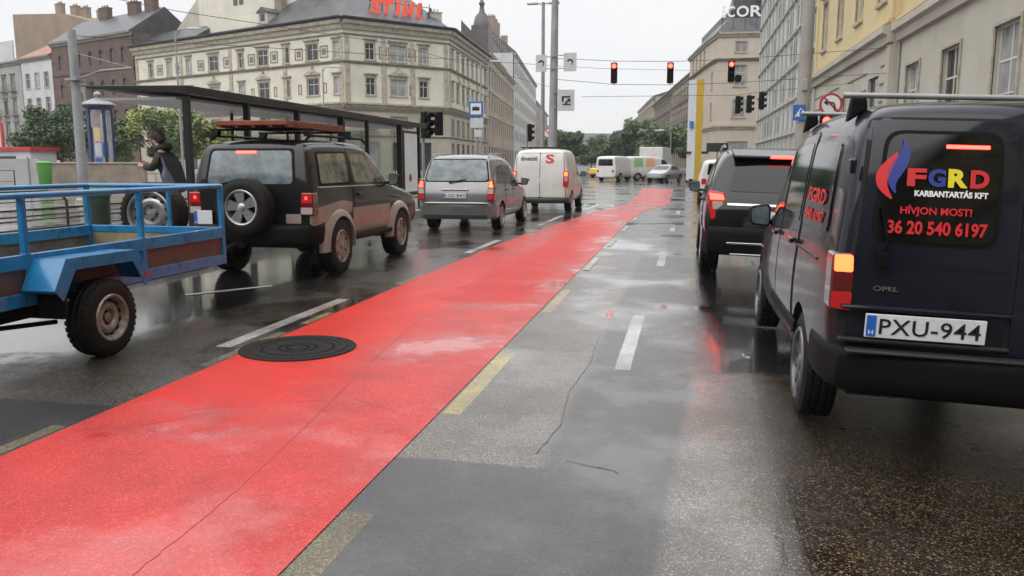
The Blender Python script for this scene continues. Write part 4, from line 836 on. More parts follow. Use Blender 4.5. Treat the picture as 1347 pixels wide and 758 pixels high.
m = MB(); m.span((-.5, 0, .5), (.5, 5, .8)); m.build('chassis', M['hole'], bt)
for y in (.9, 4.6):
    for s in (-1, 1): wheel(bt, (s*.9, y, .42), .42, .25, .25, s, 'five')

# ------------------------------------------------------------------ blue trailer
tr = thing('trailer', 'blue open trailer with tubular side rails and a rusty silver wheel behind the off-roader', 'trailer', (-5.43, 5.48, 0))
XR, XL, YF, YB = .78, -.79, 2.12, -1.75
b = M['trailer']
for s, x in ((1, XR), (-1, XL)):
    sp_ = MB(); sp_.span((x-.02, YB, .745), (x+.025, YF, .85)); sp_.span((x-.02, YB, .475), (x+.025, YF, .575))
    for y in (YB+.03, -.48, .82, YF-.03): sp_.span((x-.024, y-.025, .475), (x+.028, y+.025, .86))
    sp_.span((x-.02, YB, .56), (x-.004, YF, .62)) ; fr = sp_.build('side_frame', b, tr, bev=.005)
    pn = MB(); pn.span((x-.012, YB+.05, .56), (x+.006, YF-.05, .80)); pn.build('side_board', M['ply'] if s > 0 else M['ply2'], fr)
    rl = MB(); rl.tube([(x, YB, 1.27), (x, YF, 1.27)], .024, 10); q = rl.build('top_rail', b, tr, smooth=40)
    for y in (-.48, .82, YF-.02):
        m = MB(); m.box((x, y, 1.06), (.045, .045, .42)); m.build('post', b, q, bev=.006)
fb = MB(); fb.span((XL, YF-.02, .78), (XR, YF+.025, .85)); fb.span((XL, YF-.02, .50), (XR, YF+.025, .56)); ff = fb.build('front_frame', b, tr, bev=.005)
m = MB(); m.span((XL+.03, YF-.012, .56), (XR-.03, YF+.008, .78)); m.build('front_board', pmat('yellowish_board', (.25, .21, .13), .5, var=.4, vscale=6), ff)
m = MB(); m.tube([(XL, YF, 1.27), (XR, YF, 1.27)], .024, 10); q = m.build('front_rail', b, tr, smooth=40)
for x in (.17,): m = MB(); m.box((x, YF, 1.05), (.035, .035, .42)); m.build('post', b, q, bev=.005)
m = MB(); m.span((XL, YB, .50), (XR, YF, .535)); m.build('floor', M['ply2'], tr)
m = MB(); m.span((XL, YB-.02, .5), (XR, YB+.02, .86)); m.build('tailgate', b, tr, bev=.005)
m = MB()
for x in (-.55, .55): m.span((x-.03, YB, .42), (x+.03, YF, .495))
m.box((0, 0, .33), (1.35, .09, .09)); m.tube([(.55, YF-.3, .45), (.05, 3.3, .46), (-.05, 3.75, .50)], .035, 8); m.tube([(-.55, YF-.3, .45), (0, 3.3, .46)], .035, 8); m.build('chassis', M['plastic'], tr)
m = MB(); m.box((.62, -.42, .44), (.14, .5, .16)); m.tube([(.5, -.9, .33), (.75, -.2, .30)], .02); m.build('suspension_arm', M['plastic'], tr, bev=.02)
for s in (-1, 1):
    wheel(tr, (s*.97, .02, .305), .305, .19, .175, s, 'steel', M['steelw'])
    m = MB(); p = [(-.57, .60), (-.44, .815), (.36, .805), (.50, .58)]; p2 = [(a*.97, c-.022) for a, c in p]
    for i in range(3):
        a0, a1 = p[i], p[i+1]; c0, c1 = p2[i], p2[i+1]; x0, x1 = s*.80, s*1.08
        m.add([(x0, a0[0], a0[1]), (x1, a0[0], a0[1]), (x1, a1[0], a1[1]), (x0, a1[0], a1[1]), (x0, c0[0], c0[1]), (x1, c0[0], c0[1]), (x1, c1[0], c1[1]), (x0, c1[0], c1[1])],
              [(0, 1, 2, 3), (4, 5, 6, 7), (0, 1, 5, 4), (1, 2, 6, 5), (2, 3, 7, 6), (3, 0, 4, 7)])
    gd = m.build('mudguard', b, tr)
    m = MB(); m.add([(s*1.082, p[i][0], p[i][1]+.002) for i in range(4)] + [(s*1.082, p[i][0]*(.86 if i in (0, 3) else .80), p[i][1]-.085) for i in range(4)], [(0, 1, 5, 4), (1, 2, 6, 5), (2, 3, 7, 6)])
    m.add([(s*1.074, p[i][0], p[i][1]+.002) for i in range(4)] + [(s*1.074, p[i][0]*(.86 if i in (0, 3) else .80), p[i][1]-.085) for i in range(4)], [(0, 1, 5, 4), (1, 2, 6, 5), (2, 3, 7, 6)])
    m.build('guard_lip', b, gd)
    m = MB(); m.box((s*.94, -.44, .50), (.24, .02, .2)); m.build('mud_flap', M['plastic'], gd)
    m = MB(); m.box((s*1.086, .45, .60), (.006, .05, .03)); m.build('reflector', M['red_l'], gd)
sw = wheel(tr, (-.43, 2.72, .94), .355, .24, .25, 1, 'steel', M['alloy'], name='spare_wheel', axis=(.10, -.99, 0))
m = MB(); m.tube([(-.25, 2.5, .46), (-.3, 2.72, .6), (-.33, 2.78, .98)], .03); m.build('spare_wheel_bracket', M['plastic'], tr)

# ------------------------------------------------------------------ person on the platform
def skinned(name, nodes, edges, mat, parent, lv=2):
    me = bpy.data.meshes.new(name); me.from_pydata([n[:3] for n in nodes], edges, []); me.materials.append(mat)
    o = bpy.data.objects.new(name, me); C.objects.link(o)
    sm = o.modifiers.new('skin', 'SKIN'); sm.use_smooth_shade = True
    ss = o.modifiers.new('sub', 'SUBSURF'); ss.levels = lv; ss.render_levels = lv
    if not me.skin_vertices:
        bm = bmesh.new(); bm.from_mesh(me); bm.verts.layers.skin.verify(); bm.to_mesh(me); bm.free()
    for i, n in enumerate(nodes):
        sv = me.skin_vertices[0].data[i]; sv.radius = (n[3], n[4] if len(n) > 4 else n[3]); sv.use_root = (i == 0)
    dg = bpy.context.evaluated_depsgraph_get(); dg.update()
    m2 = bpy.data.meshes.new_from_object(o.evaluated_get(dg)); m2.name = name; bpy.data.objects.remove(o)
    m2.polygons.foreach_set('use_smooth', [True]*len(m2.polygons))
    o = bpy.data.objects.new(name, m2); C.objects.link(o)
    if parent: o.parent = parent
    return o
pz = .2
nodes = [(-.20, 0, .98, .12, .14), (-.12, 0, 1.20, .11, .13), (-.02, 0, 1.40, .12, .15), (.05, 0, 1.55, .07), (.10, 0, 1.62, .05), (.15, 0, 1.69, .070, .066), (.155, 0, 1.77, .086, .076), (.14, 0, 1.83, .06)]
edges = [(i, i+1) for i in range(7)]
for s in (-1, 1):
    k = len(nodes); nodes += [(-.20, s*.10, .90, .09), (-.13, s*.11, .50, .058), (-.20, s*.11, .10, .042), (-.14, s*.115, .05, .04), (-.03, s*.12, .04, .032)]
    edges += [(0, k), (k, k+1), (k+1, k+2), (k+2, k+3), (k+3, k+4)]
    k = len(nodes); zz = 1.29 if s < 0 else 1.25
    nodes += [(-.02, s*.18, 1.44, .06), (.08, s*.23, 1.20, .045), (.34, s*.11, zz, .03), (.41, s*.075, zz+.02, .026, .034)]
    edges += [(2, k), (k, k+1), (k+1, k+2), (k+2, k+3)]
    for j in range(4):
        kk = len(nodes); zf = zz+.045-.022*j
        nodes += [(.455, s*.06, zf, .0105), (.485, s*.035, zf-.004, .0095), (.482-.004*j, s*.008, zf-.008, .008)]; edges += [(k+3, kk), (kk, kk+1), (kk+1, kk+2)]
    kk = len(nodes); nodes += [(.425, s*.045, zz+.055, .012), (.452, s*.022, zz+.062, .010)]; edges += [(k+3, kk), (kk, kk+1)]
PX, PY, PR = -9.30, 13.4, R(184)
per = skinned('person', nodes, edges, M['skin'], None)
tag(per, 'person in a dark hooded coat leaning forward on the platform, hands in front', 'person')
per.location = (PX, PY, pz); per.rotation_euler.z = PR
cn = [(-.24, 0, 1.0, .20, .21), (-.34, 0, .76, .25, .25), (-.14, 0, 1.22, .19, .21), (-.03, 0, 1.40, .185, .23), (.03, 0, 1.53, .12, .14), (-.03, 0, 1.60, .09, .13)]
ce = [(0, 1), (0, 2), (2, 3), (3, 4), (4, 5)]
for s in (-1, 1):
    k = len(cn); zz = 1.28 if s < 0 else 1.245
    cn += [(-.02, s*.17, 1.42, .11), (.07, s*.24, 1.21, .078), (.31, s*.125, zz, .05)]; ce += [(3, k), (k, k+1), (k+1, k+2)]
skinned('coat', cn, ce, M['coat'], per)
tn = [(-.2, 0, .95, .13)]; te = []
for s in (-1, 1):
    k = len(tn); tn += [(-.2, s*.11, .86, .10), (-.13, s*.11, .50, .075), (-.20, s*.11, .10, .058)]; te += [(0, k), (k, k+1), (k+1, k+2)]
skinned('trousers', tn, te, M['trouser'], per)
for s in (-1, 1): skinned('shoe', [(-.23, s*.11, .055, .055), (-.11, s*.115, .05, .05), (0, s*.12, .04, .035)], [(0, 1), (1, 2)], M['plastic'], per)
def blob(name, balls, mat, parent, noise=.0, seed=1):
    bm = bmesh.new(); rnd = random.Random(seed)
    for (x, y, z, rx, ry, rz3) in balls:
        r = bmesh.ops.create_icosphere(bm, subdivisions=3, radius=1)
        for v in r['verts']:
            k = 1+noise*(math.sin(v.co.x*9+seed)*math.sin(v.co.y*8)*math.cos(v.co.z*10))+rnd.uniform(-noise, noise)*.3; v.co = Vector((x+v.co.x*rx*k, y+v.co.y*ry*k, z+v.co.z*rz3*k))
    me = bpy.data.meshes.new(name); bm.to_mesh(me); bm.free(); me.materials.append(mat); me.polygons.foreach_set('use_smooth', [True]*len(me.polygons))
    o = bpy.data.objects.new(name, me); C.objects.link(o); o.parent = parent; return o
blob('hair', [(.115, 0, 1.80, .125, .105, .115), (.06, 0, 1.745, .095, .10, .10), (.15, 0, 1.855, .09, .085, .06)], M['hair'], per, .10)
blob('hood', [(-.02, 0, 1.59, .13, .15, .075), (.05, 0, 1.575, .10, .12, .06)], M['coat'], per, .06)
m = MB(); m.extr([(.235, -.012, 1.70), (.268, -.008, 1.715), (.235, -.008, 1.755)], (0, .022, 0)); m.build('nose', M['skin'], per, smooth=60)
for s in (-1, 1): m = MB(); m.box((.225, s*.032, 1.765), (.012, .018, .010)); m.build('eye', M['ink'], per)
m = MB(); m.box((.218, 0, 1.675), (.012, .04, .008)); m.build('mouth', M['tx_red'], per)
for o_ in [per]+list(per.children):
    for v in o_.data.vertices:
        if v.co.z < 1.4: v.co.x += .2*min(.5, 1.4-v.co.z)
bg = skinned('shoulder_bag', [(0, 0, .98, .15, .07), (.04, 0, 1.12, .11, .05), (-.05, 0, .84, .12, .07), (.06, -.02, 1.22, .03), (.12, -.03, 1.40, .018), (.13, .05, 1.50, .016)], [(0, 1), (0, 2), (1, 3), (3, 4), (4, 5)], M['bag'], None)
tag(bg, 'blue-grey cloth bag hanging at the side of the person on the platform', 'bag'); bg.location = (PX+.30, PY-.36, pz); bg.rotation_euler.z = PR

# ------------------------------------------------------------------ tram stop shelter
sh = thing('tram_shelter', 'long black tram stop shelter with a thin flat roof and glass back', 'shelter', (-9.3, 19, .2))
m = MB(); m.extr([(-8.35, 12.8, 2.68), (-10.35, 12.8, 2.80), (-10.35, 12.8, 2.85), (-8.35, 12.8, 2.82)], (0, 13.2, -.05)); m.build('roof', M['shelter'], sh, rel=True, bev=.01)
m = MB(); m.span((-10.2, 12.95, 2.60), (-8.7, 25.7, 2.645)); m.build('roof_underside', M['signgrey'], sh, rel=True)
for y, w in ((12.95, .12), (14.95, .12), (17.1, .12), (19.5, .16), (21.2, .10), (23.8, .16), (25.6, .1)):
    m = MB(); m.box((-8.5, y, 1.42), (w, w*.8, 2.46)); m.build('post', M['shelter'], sh, rel=True, bev=.01)
for i in range(3):
    y0 = 16.9+i*2.6
    m = MB(); m.span((-9.93, y0, .35), (-9.90, y0+2.4, 2.5)); fr = MB(); fr.tube([(-9.92, y0-.1, .2), (-9.92, y0-.1, 2.65)], .04); f_ = fr.build('back_post', M['shelter'], sh, rel=True)
M['clearg'] = pmat('clear_shelter_glass', (.75, .8, .78), .04, trans=1)
for i in range(3):
    y0 = 16.95+i*2.6; m = MB(); m.span((-9.93, y0, .35), (-9.915, y0+2.4, 2.5)); m.build('glass_panel', M['clearg'], sh, rel=True)
m = MB(); m.span((-9.7, 21.25, .3), (-8.56, 21.27, 2.45)); m.build('glass_panel', M['clearg'], sh, rel=True)
m = MB(); m.span((-9.75, 17.2, .62), (-9.35, 21, .67)); m.span((-9.6, 17.6, .2), (-9.5, 17.7, .62)); m.span((-9.6, 20.4, .2), (-9.5, 20.5, .62)); m.build('bench', M['steel'], sh, rel=True, bev=.01)
m = MB(); m.span((-8.63, 24.05, .5), (-8.47, 25.4, 2.5)); ip = m.build('info_panel', M['shelter'], sh, rel=True, bev=.02)
m = MB(); m.span((-8.465, 24.13, .62), (-8.455, 25.32, 2.42)); m.span((-8.6, 24.035, .62), (-8.5, 24.045, 2.42)); m.build('lit_poster', M['info'], ip, rel=True)
m = MB(); m.cyl((-8.45, 24.6, 1.05), (-8.44, 24.6, 1.05), .12, n=20); m.build('red_dot', M['signred'], ip, rel=True)
m = MB(); m.span((-9.8, 23.9, .4), (-8.7, 23.96, 2.5)); m.build('end_panel', M['clearg'], sh, rel=True)
# hoop railing and bin behind the platform
hr = thing('hoop_railing', 'dark bent tube railing along the back of the platform, left of the bin', 'railing', (-11.9, 11, .2))
m = MB(); m.tube([(-11.95, 7, 1.0), (-11.9, 13.4, .98), (-11.88, 13.75, .94), (-11.87, 13.9, .78), (-11.87, 13.9, .2)], .028); m.tube([(-11.92, 7, .8), (-11.9, 13.85, .8)], .012); m.tube([(-11.9, 10.5, .2), (-11.9, 10.5, .98)], .025); m.build('tube', M['rail'], hr, rel=True, smooth=40)
hr = thing('hoop_railing', 'dark bent tube railing along the back of the platform, right of the bin', 'railing', (-11.1, 16, .2))
m = MB(); m.tube([(-11.25, 14.9, .2), (-11.25, 14.9, .82), (-11.24, 15.05, .97), (-11.2, 15.4, 1.0), (-11.1, 21, 1.0)], .028); m.tube([(-11.1, 18, .2), (-11.1, 18, 1)], .025); m.tube([(-11.1, 21, .2), (-11.1, 21, 1)], .025); m.build('tube', M['rail'], hr, rel=True, smooth=40)
bn = thing('litter_bin', 'dark round litter bin with a green rim between the two hoop railings', 'bin', (-11.35, 14.1, .2))
m = MB(); m.lathe([(.20, 0), (.23, .05), (.25, .68), (.22, .70)], (0, 0, 0), n=24); m.build('body', M['dgreen'], bn, smooth=40)
m = MB(); m.lathe([(.27, .66), (.285, .72), (.27, .80), (.20, .84), (.19, .80)], (0, 0, 0), n=24); m.build('rim', pmat('green_rim', (.02, .13, .05), .4), bn, smooth=40)

# ------------------------------------------------------------------ beyond the tracks on the left
m = MB(); m.prism([(-34.6, 38.6), (-29.2, 40.2), (-29.3, 40.6), (-34.7, 39.0)], 0, 1.5); w_ = m.build('parapet_wall', M['concrete'], None, bev=.03); tag(w_, 'low stained beige parapet wall below the advertising column', 'wall')
m = MB(); m.prism([(-34.7, 38.5), (-29.1, 40.15), (-29.2, 40.7), (-34.8, 39.1)], 1.5, 1.56); c_ = m.build('coping', M['greige'], w_)
m = MB(); m.prism([(-52, 35.5), (-35.0, 39.2), (-35.0, 39.3), (-52, 35.6)], .2, 1.75); w_ = m.build('panel_fence', M['panelg']); tag(w_, 'pale grey panel fence left of the beige parapet wall', 'fence')
for i in range(8):
    m = MB(); m.box((-51+i*2.2, 35.68+i*.48, .95), (.08, .08, 1.8)); m.build('fence_post', M['steel'], w_)
gb = thing('litter_bin', 'bright green litter bin in front of the grey panel fence', 'bin', (-32.4, 36.6, .1))
m = MB(); m.lathe([(.26, .3), (.30, .35), (.36, 1.35), (.30, 1.42)], (0, 0, 0), n=20); m.build('body', M['green'], gb, smooth=40); m = MB(); m.cyl((0, 0, 0), (0, 0, .34), .05); m.build('foot', M['rail'], gb)
m = MB(); m.lathe([(.37, 1.36), (.38, 1.44), (.2, 1.52), (0, 1.53)], (0, 0, 0), n=20); m.build('lid', M['green'], gb, smooth=40)
rg = thing('guard_railing', 'grey tubular guard railing in front of the panel fence', 'railing', (-38, 34.5, .1))
m = MB()
for i in range(6): m.tube([(-46+i*2.6, 33+i*.45, .1), (-46+i*2.6, 33+i*.45, 1.15)], .03)
m.tube([(-46, 33, 1.15), (-33, 35.25, 1.15)], .03); m.tube([(-46, 33, .6), (-33, 35.25, .6)], .02); m.build('tube', M['rail'], rg, rel=True)
ac = thing('advertising_column', 'round advertising column with dark blue frame, faded posters and a pale conical roof', 'advertising column', (-33.4, 42.2, 0))
m = MB(); m.lathe([(.62, .3), (.62, 4.6)], (0, 0, 0), n=32); dr_ = m.build('drum', M['poster'], ac, smooth=40)
m = MB(); m.lathe([(.72, 0), (.72, .35), (.64, .4)], (0, 0, 0), n=32); m.build('base', M['blueframe'], ac, smooth=40)
for i in range(5):
    t = 2*math.pi*i/5+.75; m = MB(); m.box((.66*math.cos(t), .66*math.sin(t), 2.45), (.16, .16, 4.4), rz=t); m.build('frame_post', M['blueframe'], ac, bev=.02)
m = MB(); m.lathe([(.66, 4.55), (.86, 4.72), (.86, 4.82), (.80, 4.84)], (0, 0, 0), n=32); m.build('collar', M['blueframe'], ac, smooth=30)
m = MB(); m.lathe([(.98, 4.82), (.96, 4.88), (.3, 5.18), (.12, 5.22), (.10, 5.3), (.2, 5.36), (.22, 5.46), (.12, 5.56), (0, 5.62)], (0, 0, 0), n=32); m.build('cap', M['pole'], ac, smooth=40)
for i, (z, c, a) in enumerate([(3.6, 'signgrey', 4.2), (2.75, 'bag', 4.2), (2.75, 'yel_s', 4.85), (1.9, 'signblue', 4.2), (3.6, 'beige', 4.85), (1.9, 'signgrey', 4.85), (3.6, 'signgrey', 5.5), (2.75, 'pink_s', 5.5), (1.9, 'signblue', 5.5), (1.05, 'signblue', 4.2), (1.05, 'signblue', 4.85), (1.05, 'greige', 5.5)]):
    m = MB(); vs = []
    for k in range(5):
        t = a+k*.14
        for zz in (z, z+.75): vs.append((.632*math.cos(t), .632*math.sin(t), zz))
    m.add(vs, [(2*k, 2*k+2, 2*k+3, 2*k+1) for k in range(4)]); m.build('poster', M[c], dr_)
def mast(name, label, cat, x, y, h, r0, r1, mat='pole', z0=0, arm=None, lean=(0, 0)):
    t = thing(name, label, cat, (x, y, z0)); m = MB(); m.cyl((0, 0, 0), (lean[0], lean[1], h), r0, r1, n=16); m.build('shaft', M[mat], t, smooth=40)
    m = MB(); m.lathe([(r0*1.7, 0), (r0*1.7, .12), (r0*1.15, .2)], (0, 0, 0), n=16); m.build('base', M[mat], t, smooth=40); return t
ms = mast('tram_mast', 'thick grey tram line mast left of the advertising column', 'mast', -22.5, 27.3, 6.4, .19, .15)
m = MB(); m.tube([(0, 0, 4.6), (1.2, -.1, 4.9), (2.6, -.2, 4.95)], .03); m.tube([(0, 0, 5.6), (2.6, -.2, 4.95)], .012); m.box((0, 0, 4.6), (.5, .5, .08)); m.build('bracket', M['pole'], ms)
def street_lamp(label, x, y, h, arm, tilt=0, r=.07):
    t = mast('street_lamp', label, 'street lamp', x, y, h, r*1.3, r*.7); m = MB()
    m.tube([(0, 0, h-.3), (arm*.3, 0, h+.05), (arm, 0, h+.1)], r*.5); a_ = m.build('arm', M['pole'], t, smooth=40)
    m = MB(); m.extr(rpoly([(arm-.1*abs(arm)/arm, -.14, h+.04), (arm+.75*abs(arm)/arm, -.12, h+.02), (arm+.75*abs(arm)/arm, .12, h+.02), (arm-.1*abs(arm)/arm, .14, h+.04)], None) if 0 else [(arm, -.14, h+.04), (arm+.8*abs(arm)/arm, -.11, h+.0), (arm+.8*abs(arm)/arm, .11, h+.0), (arm, .14, h+.04)], (0, 0, .14)); m.build('lamp_head', M['signgrey'], a_, bev=.03)
    return t
street_lamp('tall street lamp in front of the left end of the cream corner building', -30, 45, 9.3, .9)
street_lamp('slim street lamp rising just right of the middle of the shelter roof', -22.95, 50, 7.5, .5, r=.05)
street_lamp('curved-arm street lamp in front of the corner of the cream building', -15.0, 60, 8.8, .7, r=.06)
street_lamp('street lamp by the trees across the junction', -1.3, 72, 4.2, -.6, r=.05)
# trees
def tree(label, x, y, h, rx, rz2, mats, n=2600, seed=1, trunk=.12, leaf=.16, z0=0, group=None, cz=None):
    rnd = random.Random(seed); t = thing('tree', label, 'tree', (x, y, z0), 0, group); cz = cz or h-rz2
    m = MB(); m.tube([(0, 0, 0), (.05, .02, cz*.5), (0, .05, cz)], [trunk, trunk*.8, trunk*.5], 8)
    cl = []
    for i in range(30):
        a = rnd.uniform(0, 6.28); e = rnd.uniform(-.5, 1); rr = rnd.uniform(.4, 1.12)
        c = Vector((math.cos(a)*rx*rr*math.sqrt(1-min(.9, e*e)*.7), math.sin(a)*rx*rr*math.sqrt(1-min(.9, e*e)*.7), cz+e*rz2*.85)); cl.append((c, rnd.uniform(.18, .44)*min(rx, rz2*1.2), rnd.choice(range(len(mats)))))
        m.tube([(0, 0, cz*.55), tuple(c*.5+Vector((0, 0, cz*.3))), tuple(c)], [trunk*.4, trunk*.25, .015], 5)
    m.build('trunk', M['bark'], t, smooth=50)
    cl.append((Vector((0, 0, cz)), min(rx, rz2)*.45, 0)); c_ = MB(); gp = []
    per_ = n//len(cl)
    for c, r, mi in cl:
        for k in range(per_):
            d = Vector((rnd.gauss(0, 1), rnd.gauss(0, 1), rnd.gauss(0, 1))).normalized()*r*(rnd.random()**.45)
            p = c + Vector((d.x, d.y, d.z*.85)); s = leaf*rnd.uniform(.5, 1.3)
            a = Vector((rnd.gauss(0, 1), rnd.gauss(0, 1), rnd.gauss(0, .7))).normalized(); b_ = a.orthogonal().normalized()
            c_.cur = mi if rnd.random() < .75 else rnd.randrange(len(mats))
            c_.add([p-a*s, p+b_*s*.5, p+a*s, p-b_*s*.5], [(0, 1, 2, 3)])
    c_.build('crown', [M[q] for q in mats], t, fix=False); return t
tree('rounded green tree behind the panel fence, left of the grey mast', -45.4, 53, 5.4, 2.9, 2.2, ['leaf1', 'leaf2', 'leaf1'], 13000, 1, leaf=.13)
tree('dense dark bush filling in left of the advertising column', -40.8, 52, 4.6, 1.9, 1.9, ['leaf1', 'leaf1', 'leaf2'], 9000, 2, leaf=.13)
tree('yellow-green leafy tree right of the advertising column', -37.2, 53.5, 5.3, 2.6, 2.1, ['leaf2', 'leaf3', 'leaf2'], 12000, 3, leaf=.13)
tree('pale green shrub in front of the left end of the cream building', -33.6, 54, 4.4, 1.6, 1.6, ['leaf3', 'leaf2'], 5000, 4, leaf=.18)
G_ = 'trees lining the boulevard beyond the junction'
for i, (x, y, h, r, lb) in enumerate([(-2.6, 104, 6.0, 3.0, 'dark tree nearest the brown buildings, right above the box truck'), (-5.7, 112, 7.2, 3.4, 'tallest green tree over the two white vans'), (-9.2, 124, 6.0, 3.4, 'mid green tree left of the tallest one above the white vans'), (-13.6, 140, 5.6, 3.4, 'far green tree above the yellow taxi'), (-18, 160, 5.0, 3.4, 'small hazy tree at the left end of the right-hand row')]):
    tree(lb, x, y, h, r, 2.3, ['leaf1', 'leaf2', 'leaf2'], 9000, 20+i, leaf=.2, group=G_)
for i, (x, y, h, r, lb) in enumerate([(-15.6, 108, 5.6, 2.6, 'green tree above the roof of the white S van'), (-18.6, 126, 6.0, 2.8, 'darker tree behind the tall lamp mast')]):
    tree(lb, x, y, h, r, 2.0, ['leaf2', 'leaf1'], 7000, 30+i, leaf=.2, group='trees above the white S van')
# kiosk with red trim
kk = thing('kiosk', 'small white kiosk with a red roof edge behind the panel fence', 'kiosk', (-46, 49, 0))
m = MB(); m.span((-1.6, 0, .2), (1.6, 2.4, 2.35)); m.build('wall', M['white_s'], kk)
m = MB(); m.span((-1.8, -.2, 2.35), (1.8, 2.6, 2.62)); m.build('roof', M['signred'], kk, bev=.02)
m = MB(); m.span((-1.0, -.03, 1.4), (.4, .01, 2.0)); m.build('window', M['pane'], kk)
ar = thing('red_arch_frame', 'tall red rimmed white panel at the left edge behind the fence', 'frame', (-47.9, 49.8, 0))
m = MB(); m.tube([(-1.3, 0, 0), (-1.3, 0, 4.2), (-1.0, 0, 4.7), (-.4, 0, 4.95), (.3, 0, 4.7), (.6, 0, 4.2), (.6, 0, 0)], .11); m.build('rim', M['signred'], ar, smooth=40)
m = MB(); m.extr([(-1.2, .02, .3), (.5, .02, .3), (.5, .02, 4.2), (.2, .02, 4.6), (-.4, .02, 4.85), (-1, .02, 4.6), (-1.2, .02, 4.2)], (0, .05, 0)); m.build('panel', M['white_s'], ar)

# ------------------------------------------------------------------ signals, signs, masts around the junction
def signal(label, x, y, z, rz=0, lit=True, w=.30, h=.95, hang=True, post=None, group=None, name='traffic_light'):
    """z = underside of the housing"""
    t = thing(name, label, 'traffic light', (x, y, z), rz, group)
    m = MB(); m.extr(rpoly([(-w/2, 0, 0)[:1]+(0,), (w/2, 0), (w/2, h), (-w/2, h)], .05) and [(a, -.10, b) for a, b in rpoly([(-w/2, 0), (w/2, 0), (w/2, h), (-w/2, h)], .06)], (0, .20, 0)); hb = m.build('housing', M['plastic'], t, bev=.01)
    d = h/3
    for i in range(3):
        zc = d*(i+.5)
        m = MB(); m.cyl((0, -.105, zc), (0, -.112, zc), .10, n=20); m.build('lens', (M['lit_sig'] if (i == 2 and lit) else M['hole']), t)
        v = MB(); n = 14; vs = []; fs = []
        for k in range(n+1):
            a = math.pi*(-.12+1.24*k/n)
            for rr, yy in ((.125, -.10), (.125, -.30 if True else 0), (.117, -.30), (.117, -.10)): vs.append((rr*math.cos(a), yy+(.06*(1-math.sin(a)) if yy < -.2 else 0), zc+rr*math.sin(a)))
        fs = [(k*4+j, k*4+(j+1) % 4, (k+1)*4+(j+1) % 4, (k+1)*4+j) for k in range(n) for j in range(4)]
        v.add(vs, fs); v.build('visor', M['plastic'], t, smooth=40)
    if hang:
        m = MB(); m.tube([(0, 0, h), (0, 0, h+.06)], .02); m.tube([(0, 0, 0), (0, 0, -.08)], .02); m.build('wire_clamp', M['wire'], t)
    if post is not None:
        m = MB(); m.cyl((0, .16, -z+post), (0, .16, h*.9), .055, n=12); m.box((0, .12, h*.8), (.06, .12, .05)); m.box((0, .12, h*.15), (.06, .12, .05)); m.build('post', M['pole'], t, smooth=40)
    return t
g1 = 'red traffic lights hung over the junction'
signal('red traffic light hung over the road, leftmost, against the sky', -3.47, 40, 5.27, group=g1)
signal('red traffic light hung over the road, middle of the three', -.84, 40, 5.22, group=g1)
s3 = signal('red hanging traffic light with a round side lens in front of the pinkish tower', 1.93, 40, 5.22, group=g1)
m = MB(); m.extr([(.17+a, -.1, b) for a, b in rpoly([(0, 0), (.30, 0), (.30, .32), (0, .32)], .12)], (0, .18, 0)); m.build('side_lens', M['plastic'], s3)
def wire(label, pts, r=.012):
    m = MB(); m.tube(pts, r, 6); tag(m.build('span_wire', M['wire']), label, 'wire')
wire('lower span wire carrying the hanging red traffic lights', [(-6.3, 40, 5.52), (-3.4, 40, 5.22), (-.84, 40, 5.15), (1.95, 40, 5.18), (9, 40, 5.5)])
wire('upper span wire above the hanging red traffic lights', [(-6.3, 40, 6.5), (-3.4, 40, 6.30), (-.84, 40, 6.22), (1.95, 40, 6.24), (9, 40, 6.6)])
wire('faint long catenary wire sloping across the sky', [(-22.5, 27.3, 6.2), (-6, 60, 8.2), (4, 90, 11)], .014)
wire('wire from the top left towards the grey tram mast', [(-34, 38, 10.9), (-29, 44, 10.2), (-22, 60, 10.4), (-14, 100, 10)], .02)
g2 = 'dark traffic lights seen side-on before the pinkish tower'
for i, (x, z, lb) in enumerate([(2.75, 4.25, 'leftmost dark traffic light in front of the pinkish tower'), (3.35, 4.28, 'middle one of three dark traffic lights in front of the pinkish tower'), (4.0, 4.45, 'highest and rightmost dark traffic light in front of the pinkish tower')]):
    signal(lb, x, 48, z, R(60), False, group=g2)
wire('short span wire holding the dark side-on traffic lights', [(-6, 47.9, 5.3), (2.75, 48, 5.25), (4.0, 48, 5.42), (9, 48, 5.8)])
signal('dark traffic light seen from behind left of the twin lamp mast', -8.5, 45, 2.7, R(120), False, hang=False, post=.0)
signal('dark traffic light at the far end of the shelter', -8.75, 27.2, 2.35, R(60), False, hang=False, post=0, h=.9)
signal('second dark traffic light head beside the one at the far end of the shelter', -8.35, 27.4, 2.45, R(-50), False, hang=False, h=.8)
tm = mast('lamp_mast', 'thick grey tapering mast with square signs in the middle of the junction', 'mast', -6.42, 40, 13, .24, .13, lean=(.12, 0))
